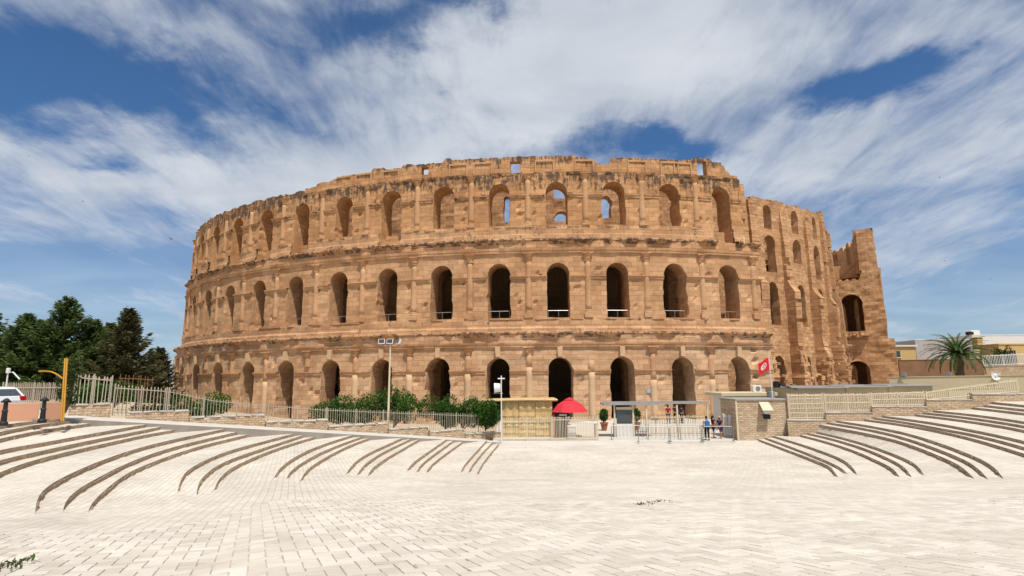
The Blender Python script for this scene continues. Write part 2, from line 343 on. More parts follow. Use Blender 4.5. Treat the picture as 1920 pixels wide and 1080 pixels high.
def ragtop(base,amp,seed,step=.9):
    def f(u):
        k=math.floor(u/step); return base+amp*(_hash(np.int64(k),np.int64(seed),np.int64(1),seed)*2-1)+.05*math.sin(u*5)
    return f
def lich_top(z0,z1,k):                                    # black crust runs down from an exposed top edge
    return lambda U,Z: k*np.clip((Z-z0)/(z1-z0),0,1)
BITES={(1,-3):.5,(1,-6):.45,(1,-7):.4,(2,-4):.4,(2,-6):.4,(2,2):.35,(0,-2):.4,(0,-4):.3,(1,2):.3}
PITS=([(3.33*W,3.25,.36,.3,.4),(3.33*W,2.0,.36,.28,.35),(3.33*W,.25,.36,.3,.4),(.5*W,2.98,.5,.26,.22),(-6.5*W,-.4,.3,.3,.4),(-6.5*W,-1.9,.3,.3,.35),(-5.3*W,2.2,.3,.35,.3),(-8.5*W,-1.,.3,.3,.35)],[],[])
def storey(tier,i0,i1,end0,end1):
    ms=[]; off=OFF[tier]
    for i in range(i0,i1+1):
        u0,u1=(i-.5)*W,(i+.5)*W; eL=eR=False
        if i==i0: u0=end0*W; eL=True
        if i==i1: u1=end1*W; eR=True
        if tier==0:  kw=dict(a=1.27+.04*math.sin(i*2.3),zb=Z1,zf=-4.45,zs=1.10,top=lambda u:5.0,rough=.055,bite=.16,lich=lambda U,Z:.06+0*U)
        elif tier==1:kw=dict(a=1.25+.05*math.sin(i*3.1),zb=5.0,zf=6.72,zs=11.6,top=lambda u:15.5,rough=.045,bite=.13,lich=lambda U,Z:.0+0*U)
        else:
            fl={-3:16.2,-4:16.9,-5:15.75,-6:15.7,-7:16.0,-8:15.95,-9:16.0,-10:16.,3:14.8}.get(i,17.3)
            zb=15.5 if i!=3 else 14.5
            tp=(lambda u:23.42) if -5.0<=i<=3 else ragtop(24.05,.22,5)
            if i==-5: tp=lambda u:(23.42 if u>-5.0*W else 23.95+.15*math.sin(u*2))
            if i>=8: tp=ragtop(21.7,.5,8)
            kw=dict(a=1.25+.06*math.sin(i*1.7),zb=zb,zf=fl,zs=21.1,top=tp,rough=.05,bite=.15,lich=lich_top(19.6,23.2,.58))
        if (tier,i) in BITES: kw['bite']=BITES[(tier,i)]
        rp=random.Random(i*7+tier*131); kw['pits']=[p for p in PITS[tier] if u0<p[0]<u1]+[((i+rp.choice((-1,1))*rp.uniform(.24,.45))*W,kw['zf']+rp.uniform(.6,5.5),.2,.2,rp.uniform(.12,.3)) for _ in range(3)]
        ms.append(bay_mesh(u0,u1,i*W,P=PF(off),T=TH,seed=i+20*tier,endL=eL,endR=eR,ragL=.25 if eL else 0,ragR=.3 if eR else 0,**kw))
    return ms
def wall_d(u,z,rough):
    q=np.array([[u,z,0.]]); return float(-(rough*fbm(q,.7,4,21))[0]+rough*2.2*max(0,float(fbm(q,.5,3,44)[0])-.35))
def ring(tier,i):
    if tier<2 and _hash(np.int64(i+40),np.int64(tier),np.int64(5),1)>.4: return
    a=(1.27+.04*math.sin(i*2.3),1.25+.05*math.sin(i*3.1),1.25+.06*math.sin(i*1.7))[tier]; zs=(1.10,11.6,21.1)[tier]; off=OFF[tier]; V=[];F=[];UV=[];LI=[]; r=random.Random(i*3+tier); n=13; th=(.62,.78,.8)[tier]
    for k in range(n):
        if r.random()<.06: continue
        t0=math.pi*k/n+.004; t1=math.pi*(k+1)/n-.004; r0=a+.015+r.random()*.03; r1=a+th+r.uniform(-.1,.12); tm=(t0+t1)/2; rm_=(r0+r1)/2; pr=.004+r.uniform(-.010,.010)-wall_d(i*W-rm_*math.cos(tm),zs+rm_*math.sin(tm),(.055,.045,.05)[tier]); b=len(V); ou=r.random()*9; ov=r.random()*9
        for d in(-pr,.35):
            for rr,t in((r0,t0),(r1,t0),(r1,t1),(r0,t1)): 
                u=i*W-rr*math.cos(t); z=zs+rr*math.sin(t); V.append(EP(u/W,z,off+d)); UV.append((u+ou*.0+.02,z)); LI.append(.58*min(1,max(0,(z-19.6)/3.6)) if tier==2 else .03)
        F+=[(b,b+1,b+2,b+3),(b,b+4,b+5,b+1),(b+1,b+5,b+6,b+2),(b+2,b+6,b+7,b+3),(b+3,b+7,b+4,b)]
    part('arch_ring',V,F,M[('ashlar_low','ashlar','ashlar_top')[tier]],AMP,uv=UV,attr={'lichen':LI})
for t_ in range(3):
    for i_ in range(-12,4): ring(t_,i_)
names=('first_storey_wall','second_storey_wall','third_storey_wall')
for t,e in((0,3.66),(1,3.64),(2,3.43)): wpart(names[t],storey(t,-14,3,-14.5,e),M[('ashlar_low','ashlar','ashlar_top')[t]])
for t in range(3): wpart(names[t],storey(t,9,14,8.42,14.5),M['inner'])
# attic: set back, square windows, sunk panels, broken skyline
def attic_top(u):
    s=u/W
    for a,b,z in((-5.0,-4.72,24.35),(-4.72,-4.3,24.75),(-4.3,-4.12,24.95),(-4.12,-3.45,25.15),(-3.45,-3.2,25.55),(-3.2,-2.85,25.25),(-2.85,-2.6,25.6),(-2.6,-2.0,25.45),(-2.0,-1.86,25.95),(-1.86,.36,25.62),(.36,.55,25.5),(.55,.72,25.2),(.72,1.0,24.6),(1.0,2.3,25.4),(2.3,2.5,25.25),(2.5,2.88,25.85),(2.88,3.16,25.15),(3.16,3.26,24.5),(3.26,3.36,23.9),(3.36,9,23.5)):
        if a<=s<b: return z+.05*math.sin(u*4.1)+.04*math.sin(u*9.7)
    return 24.3
def attic():
    wins=[(-2.38,.45,24.1,25.05),(-.72,.55,23.6,25.05),(2.68,.62,23.45,25.5)]
    edges=[-5.0]; 
    for c,hw,z0,z1 in wins: edges+=[c-1.0,c+1.0]
    edges=[-5.0,-4.2,-3.3,-2.9,-1.9,-1.2,-.25,.72,1.0,1.6,2.3,3.08,3.4]
    ms=[]
    for a,b in zip(edges[:-1],edges[1:]):
        w=[x for x in wins if a<x[0]<b]; P=PF(OFF[2]+.22)
        eL=a==-5.0; eR=b==3.4
        li=lich_top(23.6,25.4,.55)
        if w:
            c,hw,z0,z1=w[0]; ms.append(bay_mesh(a*W,b*W,c*W,hw,23.3,z0,z1,attic_top,P,.8,.06,.28,.1,rect=True,seed=int(a*7)+50,lich=li,endL=eL,endR=eR))
        else: ms.append(bay_mesh(a*W,b*W,0,0,23.3,23.6,24.0,attic_top,P,.8,.06,.28,0,seed=int(a*7)+50,lich=li,endL=eL,endR=eR))
    # sunk panels
    out=[]
    for V,F,UV,LI in ms:
        s=UV[:,0]/W; fr=np.abs(((s+.12)%.62)-.31)
        out.append((V,F,UV,LI))
    return out
wpart('attic_wall',attic(),M['ashlar_top'])
pm=MB()
for s in (-4.05,-3.62,-3.05,-1.75,-1.3,-.2,.5,1.45,2.05,2.3):
    # raised framing strips round the sunk panels
    for ds in(-.16,.16):
        for z0,z1 in((23.65,24.95),):
            a=EP(s+ds-.012,0,OFF[2]+.1); b=EP(s+ds+.012,0,OFF[2]+.1); c=EP(s+ds+.012,0,OFF[2]+.3); d=EP(s+ds-.012,0,OFF[2]+.3)
            if attic_top((s+ds)*W)>z1: pm.add([(*p[:2],z) for z in(z0,z1) for p in(a,b,c,d)],[(0,1,5,4),(1,2,6,5),(2,3,7,6),(3,0,4,7),(4,5,6,7),(0,3,2,1)])
    a=EP(s-.17,0,OFF[2]+.08); b=EP(s+.17,0,OFF[2]+.08); c=EP(s+.17,0,OFF[2]+.3); d=EP(s-.17,0,OFF[2]+.3)
    if attic_top(s*W)>25.1: pm.add([(*p[:2],z) for z in(24.9,25.1) for p in(a,b,c,d)],[(0,1,5,4),(1,2,6,5),(2,3,7,6),(3,0,4,7),(4,5,6,7),(0,3,2,1)])
o_=part('attic_panel_frames',pm.V,pm.F,M['carved'],AMP); o_['kind']='stuff'
# swept mouldings
def sweep(name,s0,s1,prof,mat,worn=.0,wscale=.5,seed=0,parent=AMP,skip=(),lich=0.,ds=.22):
    """prof: list of (projection in front of the first storey face, z, wear 0..1); wear lets the edge break away"""
    n=int((s1-s0)*W/ds)+1; S=np.linspace(s0,s1,n); m=len(prof)
    pr=np.array([p[0] for p in prof]); pz=np.array([p[1] for p in prof]); pw=np.array([p[2] for p in prof])
    q=np.stack([S*W,S*0,S*0+seed],-1)
    br=np.clip(fbm(q,wscale,4,seed+3)*1.6+.15,0,1)+.55*(_hash(np.floor(S*W/1.3).astype(np.int64),np.int64(seed),np.int64(3),4)>.62)
    br=np.clip(br,0,1)[:,None]*pw[None]*worn
    D=-pr[None]*np.ones((n,1))+br; Z=pz[None]+np.zeros((n,1))
    q2=np.stack([np.repeat(S[:,None]*W,m,1),Z*1.,D*0+seed],-1); D=D+.05*fbm(q2,1.6,3,seed)*(.3+pw[None]); Z=Z+.06*fbm(q2,1.2,3,seed+9)*pw[None]
    V=EP(S[:,None]+0*Z,Z,D).reshape(-1,3); F=[]
    for i in range(n-1):
        sm=(S[i]+S[i+1])/2
        if any(a<sm<b for a,b in skip): continue
        for k in range(m-1): F.append((i*m+k,(i+1)*m+k,(i+1)*m+k+1,i*m+k+1))
    UV=np.stack([np.repeat(S[:,None]*W,m,1),Z],-1).reshape(-1,2)
    F.append(tuple(range(m))); F.append(tuple(range(n*m-1,(n-1)*m-1,-1)))
    return part(name,V,F,mat,parent,uv=UV,attr={'lichen':np.full(n*m,lich)+.0*V[:,0]})
A0,A1=-14.4,3.66
for nm,z,o in(('first',.95,0.),('second',11.3,-OFF[1]),('third',20.8,-OFF[2])):
    skip=[(i-.5+.5-1.32/W,i+1.32/W) for i in range(-14,4)]
    sweep('impost_moulding',A0,A1 if o!=-OFF[2] else 3.4,[(o-.2,z-.30,0),(o+.10,z-.28,0),(o+.14,z-.08,.3),(o+.30,z,.6),(o+.30,z+.1,.6),(o-.2,z+.13,0)],M['carved'],.22,.8,int(z)+5,skip=skip,lich=.32 if z>20 else .08)
# first entablature, second entablature, plinths
sweep('architrave',A0,A1,[(-.3,3.5,0),(.20,3.5,.1),(.20,3.7,.2),(.28,3.72,.3),(.36,3.95,.7),(-.3,3.98,0)],M['ashlar'],.16,.4,2,lich=.05)
sweep('cornice',A0,A1,[(-.3,4.5,0),(.05,4.5,.1),(.2,4.68,.7),(.5,4.82,1),(.62,4.95,1),(.58,5.12,1),(-.2,5.2,.2),(-1.0,5.25,0)],M['carved'],.5,.35,14,lich=.42)
sweep('plinth',A0,A1,[(-1.3,5.2,0),(-.35,5.2,.2),(-.35,5.55,.5),(-.5,5.72,.3),(-.52,6.45,.1),(-.42,6.5,.9),(-.4,6.68,1),(-1.2,6.71,0)],M['ashlar'],.3,.5,25,lich=.14)
sweep('architrave',A0,A1,[(-1.1,13.96,0),(-OFF[1]+.20,13.96,.1),(-OFF[1]+.21,14.2,.2),(-OFF[1]+.30,14.25,.4),(-OFF[1]+.38,14.55,.7),(-1.1,14.58,0)],M['ashlar'],.2,.4,31,lich=.12)
sweep('cornice',A0,A1,[(-1.1,15.0,0),(-OFF[1]+.05,15.0,.1),(-OFF[1]+.22,15.2,.8),(-OFF[1]+.5,15.32,1),(-OFF[1]+.62,15.45,1),(-OFF[1]+.56,15.62,1),(-1.0,15.7,.2),(-1.6,15.72,0)],M['carved'],.55,.35,47,skip=[(2.8,3.2)],lich=.5)
sweep('plinth',A0,3.42,[(-1.7,15.66,0),(-.8,15.66,.2),(-.8,16.1,.4),(-.95,16.25,.3),(-.97,16.95,.1),(-.87,17.0,.9),(-.85,17.2,1),(-1.6,17.25,0)],M['ashlar'],.3,.5,53,skip=[(i-.22,i+.22) for i in(-5,-6,-7,-8,-9,-10,-3)]+[(2.8,3.2)],lich=.2)
sweep('crowning_moulding',-4.98,3.4,[(-1.6,23.3,0),(-1.15,23.3,.2),(-1.02,23.4,1),(-.98,23.55,1),(-1.7,23.6,0)],M['carved'],.3,.6,61,lich=.5)
# columns
def column(tier,s,style=0):
    off=OFF[tier]; p=EP(s,0,off+.10); x,y=p[0],p[1]
    zb,z0,z1,zt=((Z1,-4.2,2.72,3.5),(6.7,7.55,13.0,13.95),(17.2,17.75,22.65,23.4))[tier]
    sh=MB(); r=.40 if tier==0 else .37
    a,b=z0,z1
    if style==1: a=1.0-random.random()*1.2                     # lower shaft gone
    if style==2: b=random.uniform(1.8,2.4)                     # capital gone
    if style==3: a=z1-random.uniform(1.0,1.6)
    n=10; prof=[]
    for k in range(n+1):
        f=k/n; prof.append((r*(1.0-.12*f)*(1+.05*(random.random()-.5)),a+(b-a)*f))
    if tier==0 and style in(0,2):
        zc=random.choice((.5,1.9,1.2)); lo=[q for q in prof if q[1]<=zc]; up=[q for q in prof if q[1]>=lo[-1][1]-1e-6]
        sh.lathe((x,y,0),lo,14); col=sh.build('column_shaft',M['pale'],AMP,smooth=True)
        if len(up)>1: u=MB(); u.lathe((x,y,0),[(q[0]*.97,q[1]+.01) for q in up],14); u.build('upper_shaft',M['carved'],col,smooth=True)
    else:
        sh.lathe((x,y,0),prof,14); col=sh.build('column_shaft',M['carved'],AMP,smooth=True)
    if style in(0,1,3):
        cp=MB(); h=zt-z1; pr=[(r*.86,0),(r*1.02,.04*h),(r*.92,.1*h),(r*1.05,.3*h),(r*1.22,.36*h),(r*1.1,.42*h),(r*1.25,.62*h),(r*1.45,.7*h),(r*1.3,.76*h),(r*1.62,.9*h)]
        cp.lathe((x,y,z1),pr,16)
        V=np.array(cp.V); V[:,:2]+=(.10*fbm(V,3.2,3,int(s*10)+77)[:,None])*np.sign(V[:,:2]-np.array([x,y])); cp.V=[tuple(v) for v in V]
        t=EP(s+.01,0,off)-EP(s-.01,0,off); cp.box((x,y,z1+.94*h),(r*3.0,r*2.6,.12*h),math.atan2(t[1],t[0]),.05)
        cp.build('capital',M['carved'],col)
    if tier>0:
        bs=MB(); bs.lathe((x,y,z0-.32),[(r*1.2,0),(r*1.22,.1),(r*1.08,.14),(r*1.06,.2),(r*1.14,.26),(r*1.0,.34)],14)
        t=EP(s+.01,0,off)-EP(s-.01,0,off); bs.box((x,y,(zb+z0-.3)/2),(r*2.45,r*2.3,z0-.3-zb),math.atan2(t[1],t[0]),.03)
        bs.build('column_base',M['carved'],col)
    return col
st1={-.5:0,.5:2,1.5:0,2.5:0,-1.5:0,-2.5:0,-3.5:0,-4.5:3,-5.5:0,-6.5:1,-7.5:3,-8.5:1,-9.5:3,-10.5:1}
for k in range(-13,4):
    s=k-.5
    if s<3.4:
        column(0,s,st1.get(s,1 if k%2 else 3)); column(1,s); 
        if s<3.2: column(2,s)
column(1,3.5)
for i in range(-12,4):                                          # bracket blocks over the ground floor arches
    kb=MB(); p=EP(i,0,-.13); t=EP(i+.01,0,0)-EP(i-.01,0,0); kb.box((p[0],p[1],2.97),(.5,.5,1.02),math.atan2(t[1],t[0]),.04); kb.build('bracket_block',M['pale'],AMP)
M['rail_metal']=simple('rail_metal',(.45,.43,.4),.4,.1,4,0,metal=.7)
# guard rails in the second storey arches
for i in range(-5,4):
    rb=MB()
    for z in(7.55,): rb.tube([EP(i-1.2/W,z,OFF[1]+.5),EP(i+1.2/W,z,OFF[1]+.5)],.028,6)
    for u in(-1.15,0,1.15): rb.tube([EP(i+u/W,6.7,OFF[1]+.5),EP(i+u/W,7.55,OFF[1]+.5)],.024,6)
    rb.build('guard_rail',M['rail_metal'],AMP)
# galleries: barrel vaults and floors between the two walls
def vault(s0,s1,zs,zt,d0=2.4,d1=7.1):
    n=int((s1-s0)*W/1.2)+1; S=np.linspace(s0,s1,n); c=(d0+d1)/2; r=(d1-d0)/2; th=np.linspace(0,np.pi,13)
    prof=[(c-r*math.cos(t),zs+.95*math.sin(t)) for t in th]+[(d1,zt),(d0,zt)]; m=len(prof)
    V=EP(np.repeat(S[:,None],m,1),np.array([p[1] for p in prof])[None]+0*S[:,None],np.array([p[0] for p in prof])[None]+0*S[:,None]).reshape(-1,3)
    F=[(i*m+k,i*m+(k+1)%m,(i+1)*m+(k+1)%m,(i+1)*m+k) for i in range(n-1) for k in range(m)]
    F+=[tuple(range(m-1,-1,-1)),tuple(range((n-1)*m,n*m))]
    UV=np.stack([np.repeat(S[:,None]*W,m,1),np.array([p[1]+p[0] for p in prof])[None]+0*S[:,None]],-1).reshape(-1,2)
    part('gallery_vault',V,F,M['inner'],AMP,uv=UV,attr={'lichen':np.zeros(len(V))})
for a,b in((-14.4,3.5),(8.7,14.4)): vault(a,b,3.35,6.7); vault(a,b,14.3,17.2)
# inner wall, seven metres behind the front
def inner(i0,i1,lev,fn):
    ms=[]
    for i in range(i0,i1+1):
        kw=fn(i); zb,zt=kw.pop('zb'),kw.pop('zt'); ms.append(bay_mesh((i-.5)*W,(i+.5)*W,i*W+kw.pop('du_',0),P=PF(7.0),T=1.3,seed=i+90+lev,zb=zb,top=zt if callable(zt) else (lambda u,z=zt:z),rough=.10,bite=.2,lich=lich_top(22.5,24,.4),**kw))
    return ms
LV=((-4.9,5.5,-4.5,1.9,1.05),(5.5,13.3,6.9,11.5,1.1),(13.3,19.3,13.9,17.8,1.15),(19.3,24.0,19.8,22.3,.85))
def fn_vis(l):
    zb,zt,zf,zs,a=LV[l]
    def f(i):
        d=dict(zb=zb,zt=zt,zf=zf,zs=zs,a=a)
        if l==3: d['zt']=ragtop(23.9,.18,i) if i<8 else ragtop(22.2-.7*(i-8),.6,i)
        if l==2 and i in(6,8): d.update(zf=15.6 if i==6 else 15.,)
        if l==0 and i in(4,): d['a']=0
        return d
    return f
def fn_hid(l):
    zb,zt,zf,zs,a=LV[l]
    def f(i):
        z1_=15.2 if l==1 else zt
        z0=15.2 if l==2 else zb
        d=dict(zb=z0,zt=z1_,zf=max(zf,z0+.3),zs=zs,a=0)
        if l==0: d.update(a=2.1,zf=-4.45,zs=1.15)
        if l==1: d.update(a=2.1,zf=6.9,zs=12.1)
        if l==3:
            d['zt']=(lambda u:22.3 if -.02<u/W<.5 else (24.6 if u/W>-8 else 23.)+.2*math.sin(u))
            if i==0: d.update(a=.95,du_=1.0,zf=19.4,zs=19.75)
            if i==1: d.update(a=.66,du_=.5,zf=19.8,zs=22.0)
            if i==2: d.update(a=.5,du_=.15,zf=19.4,zs=20.2)
            if i==-1: d.update(a=.4,du_=.2,zf=19.4,zs=22.4)
            if i==-2: d.update(a=.35,du_=.5,zf=19.4,zs=21.4)
        return d
    return f
for l in range(4):
    wpart('inner_wall',inner(-14,3,l,fn_hid(l)),M['inner']); wpart('inner_wall',inner(4,9,l,fn_vis(l)),M['inner'])
wpart('inner_wall',[bay_mesh((9.5)*W,(PER/W-14.5)*W,0,0,-4.9,0,10,ragtop(17,.6,4),PF(7.0),1.3,.1,1.2,0,lich=lambda U,Z:0*U)],M['inner'])
wpart('rear_passage_wall',[bay_mesh(3.4*W,9.8*W,0,0,-4.9,0,10,ragtop(21,.5,4),PF(11.5),1.0,.1,1.2,0,lich=lambda U,Z:0*U)],M['inner'])
# broken stubs of the cross walls on the stripped side
def fin(s,prof,th=1.0,seed=0,name='cross_wall_stub'):
    """toothed end of a torn cross wall: each course breaks off at its own length"""
    pz=[p[1] for p in prof]; pd=[p[0] for p in prof]; r=random.Random(seed); z=-4.9; V=[];F=[]
    while z<prof[-1][1]:
        h=r.uniform(.46,.58); d0=float(np.interp(z,pz,pd)); slope=(float(np.interp(z+h,pz,pd))-d0)/h; rough=.035+.26*max(0,min(1,(4.5-z)/4)); n=r.choice((1,1,2)) if z>4 else r.choice((1,2,3)); us=[-th/2]+sorted(r.uniform(-th*.3,th*.3) for _ in range(n-1))+[th/2]
        for k in range(n):
            d=d0+r.uniform(-rough,rough)+(.4 if r.random()<.07 else 0); u0=us[k]+.004+r.uniform(-.3,.2)*rough*(k==0); u1=us[k+1]-.004+r.uniform(-.2,.3)*rough*(k==n-1); b=len(V); d=min(d,7.0); j=lambda:r.uniform(-.35,.35)*rough
            for zz in(z+.002,z+h-.002):
                for u,dd in((u0,d+(0 if zz<z+.1 else slope*h)),(u1,d+(0 if zz<z+.1 else slope*h)),(u1,7.3),(u0,7.3)): V.append(EP(s+(u+j())/W,zz,dd+j()))
            F+=[(b,b+1,b+5,b+4),(b+1,b+2,b+6,b+5),(b+3,b,b+4,b+7),(b+4,b+5,b+6,b+7),(b+3,b+2,b+1,b)]
        z+=h
    V=np.array(V); UV=np.stack([V[:,0]*.3+V[:,1],V[:,2]],-1)
    part(name,V,F,M['inner'],AMP,uv=UV,attr={'lichen':np.zeros(len(V))})
fin(3.97,[(2.6,-4.9),(3.2,4),(3.6,6.5),(4.2,12),(4.8,14.5),(5.2,19),(5.4,24.4)],1.5,1)
fin(4.5,[(4.9,-4.9),(5.3,0),(5.7,4.4),(5.7,9),(5.5,12.0),(6.5,13.0),(6.5,19),(6.7,23.4)],1.5,2)
fin(5.5,[(4.9,-4.9),(5.4,1),(5.8,5),(5.6,11.4),(6.55,12.6),(6.5,17),(6.8,22.5)],1.4,3)
fin(6.5,[(5.0,-4.9),(5.4,3),(5.9,5),(5.6,10.8),(6.55,12.2),(6.7,22.8)],1.4,4)
fin(7.5,[(5.1,-4.9),(5.5,4),(5.9,6),(5.7,10.0),(6.55,11.6),(6.6,24.4)],1.4,5)
fin(8.12,[(5.4,-4.9),(5.8,6),(5.9,11),(6.5,13),(6.6,21.4)],1.2,6)
# fallen masonry and corework lumps at the foot of the stripped wall
rr_=random.Random(9); rub=MB()
for k in range(150):
    s_=rr_.uniform(4.1,8.2); zz=-4.4+abs(rr_.gauss(0,2.6)); d_=7-abs(rr_.gauss(0,.7))-.3*max(0,1.5-zz*.2); p_=EP(s_,zz,max(d_,5.2)); q_=rr_.uniform(.35,.95); rub.box(p_,(q_,q_*rr_.uniform(.6,1),q_*rr_.uniform(.45,.8)),rr_.random()*3,.1)
part('core_rubble',rub.V,rub.F,M['inner'],AMP,uv=np.array(rub.V)[:,1:],attr={'lichen':np.zeros(len(rub.V))})['kind']='stuff'
# the standing end of the far facade: its cut face with the two gallery mouths
PC=lambda s:(lambda u,z,dep: EP(s+dep/W,z,7.1-u))
cut=[bay_mesh(0,7.05,2.25,1.5,-4.9,-4.5,1.0,lambda u:5.6,PC(8.30),1.3,.14,.35,.2,seed=201,endL=True,endR=True,ragR=.25,lich=lambda U,Z:0*U),
     bay_mesh(0,6.3,2.25,1.42,5.6,6.8,11.0,lambda u:(14.6 if u<3.9 else 16.0)+.2*math.sin(u*7),PC(8.32),1.2,.16,.35,.25,seed=202,endL=True,endR=True,ragR=.3,lich=lambda U,Z:0*U),
     bay_mesh(3.75,6.0,0,0,15.8,16.5,17.5,lambda u:22.0 if u<5.2 else (20.9 if u<5.7 else 19.4),PC(8.33),1.1,.12,.3,0,seed=203,endL=True,endR=True,ragR=.3,lich=lich_top(21,22,.2))]
wpart('broken_end_wall',cut,M['inner'])
lb=MB(); p=EP(8.25,6.5,4.9)
for k in range(7):
    q=EP(8.27-.05*random.random(),6.2+.35*random.random(),3.4+k*.5); lb.box(q,(.9,.8,.5+.3*random.random()),random.random()*3,.12)
part('ledge_rubble',lb.V,lb.F,M['inner'],AMP,uv=np.array(lb.V)[:,:2],attr={'lichen':np.zeros(len(lb.V))})
# seating bowl behind
n=90; S=np.linspace(0,PER/W,n); prof=[(8.25,15.2),(9.5,15.4),(11,15.0),(14,11),(20,5),(27,-2),(27,-4.9)]; m=len(prof)
V=EP(np.repeat(S[:,None],m,1),np.array([p[1] for p in prof])[None]+0*S[:,None],np.array([p[0] for p in prof])[None]+0*S[:,None]); V[:,1:5,2]+=.7*fbm(V[:,1:5],.25,3,4); V=V.reshape(-1,3)
part('seating_bowl',V,[(i*m+k,(i+1)*m+k,(i+1)*m+k+1,i*m+k+1) for i in range(n-1) for k in range(m-1)],M['rubble'],AMP)
# ------------------------------------------------------------------ ground materials
def paving_mat():
    m,nt,b=newmat('pale_paving'); N,L=nt.nodes,nt.links; b.inputs['Roughness'].default_value=.85; b.inputs['Specular IOR Level'].default_value=.2
    tc=N.new('ShaderNodeTexCoord'); mp=N.new('ShaderNodeMapping'); mp.inputs['Rotation'].default_value=(0,0,R(69)); L.new(tc.outputs['Object'],mp.inputs[0])
    br=N.new('ShaderNodeTexBrick'); L.new(mp.outputs[0],br.inputs['Vector']); br.inputs['Scale'].default_value=1; br.inputs['Brick Width'].default_value=.34; br.inputs['Row Height'].default_value=.17
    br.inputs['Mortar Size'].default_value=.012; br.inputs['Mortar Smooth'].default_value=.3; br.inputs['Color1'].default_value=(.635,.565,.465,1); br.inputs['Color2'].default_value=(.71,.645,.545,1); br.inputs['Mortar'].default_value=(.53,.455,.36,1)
    def nz(s,d,lo,hi):
        n=N.new('ShaderNodeTexNoise'); n.inputs['Scale'].default_value=s; n.inputs['Detail'].default_value=d; n.inputs['Roughness'].default_value=.65; L.new(tc.outputs['Object'],n.inputs['Vector'])
        r=N.new('ShaderNodeMapRange'); L.new(n.outputs['Fac'],r.inputs[0]); r.inputs[1].default_value=.3; r.inputs[2].default_value=.7; r.inputs[3].default_value=lo; r.inputs[4].default_value=hi; return r.outputs[0]
    def mul(a,f):
        x=N.new('ShaderNodeVectorMath'); x.operation='SCALE'; L.new(a,x.inputs[0]); L.new(f,x.inputs['Scale']); return x.outputs[0]
    c=mul(mul(br.outputs['Color'],nz(.35,7,.80,1.08)),nz(3.2,5,.9,1.08)); L.new(c,b.inputs['Base Color'])
    bp=N.new('ShaderNodeBump'); bp.inputs['Strength'].default_value=.5; bp.inputs['Distance'].default_value=.012; bp.invert=True; L.new(br.outputs['Fac'],bp.inputs['Height']); L.new(bp.outputs[0],b.inputs['Normal'])
    return m
def paver_mat():
    m,nt,b=newmat('paver_stone'); N,L=nt.nodes,nt.links; b.inputs['Roughness'].default_value=.8; b.inputs['Specular IOR Level'].default_value=.2
    at_=N.new('ShaderNodeAttribute'); at_.attribute_name='tone'; tc=N.new('ShaderNodeTexCoord'); geo=N.new('ShaderNodeNewGeometry')
    mx=N.new('ShaderNodeMix'); mx.data_type='RGBA'; L.new(at_.outputs['Fac'],mx.inputs['Factor']); mx.inputs['A'].default_value=(.59,.52,.425,1); mx.inputs['B'].default_value=(.725,.66,.56,1)
    n=N.new('ShaderNodeTexNoise'); n.inputs['Scale'].default_value=.8; n.inputs['Detail'].default_value=9; n.inputs['Roughness'].default_value=.7; L.new(geo.outputs['Position'],n.inputs['Vector'])
    r=N.new('ShaderNodeMapRange'); L.new(n.outputs['Fac'],r.inputs[0]); r.inputs[1].default_value=.3; r.inputs[2].default_value=.7; r.inputs[3].default_value=.80; r.inputs[4].default_value=1.06
    s=N.new('ShaderNodeVectorMath'); s.operation='SCALE'; L.new(mx.outputs['Result'],s.inputs[0]); L.new(r.outputs[0],s.inputs['Scale']); L.new(s.outputs[0],b.inputs['Base Color'])
    n2=N.new('ShaderNodeTexNoise'); n2.inputs['Scale'].default_value=28; n2.inputs['Detail'].default_value=6; L.new(geo.outputs['Position'],n2.inputs['Vector'])
    bp=N.new('ShaderNodeBump'); bp.inputs['Strength'].default_value=.4; bp.inputs['Distance'].default_value=.008; L.new(n2.outputs['Fac'],bp.inputs['Height']); L.new(bp.outputs[0],b.inputs['Normal'])
    return m
M['paving']=paving_mat(); M['paver']=paver_mat()
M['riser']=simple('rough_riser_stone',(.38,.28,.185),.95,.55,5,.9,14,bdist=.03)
M['bedding']=simple('bedding_sand',(.54,.46,.36),.95,.25,6,.3,30)
M['sand']=simple('dry_ground',(.50,.40,.27),.95,.3,.25,.4,3)
M['concrete']=simple('pale_concrete',(.58,.53,.46),.85,.18,.9,.25,9)
M['grey_concrete']=simple('grey_concrete',(.30,.26,.215),.9,.35,1.6,.4,9)
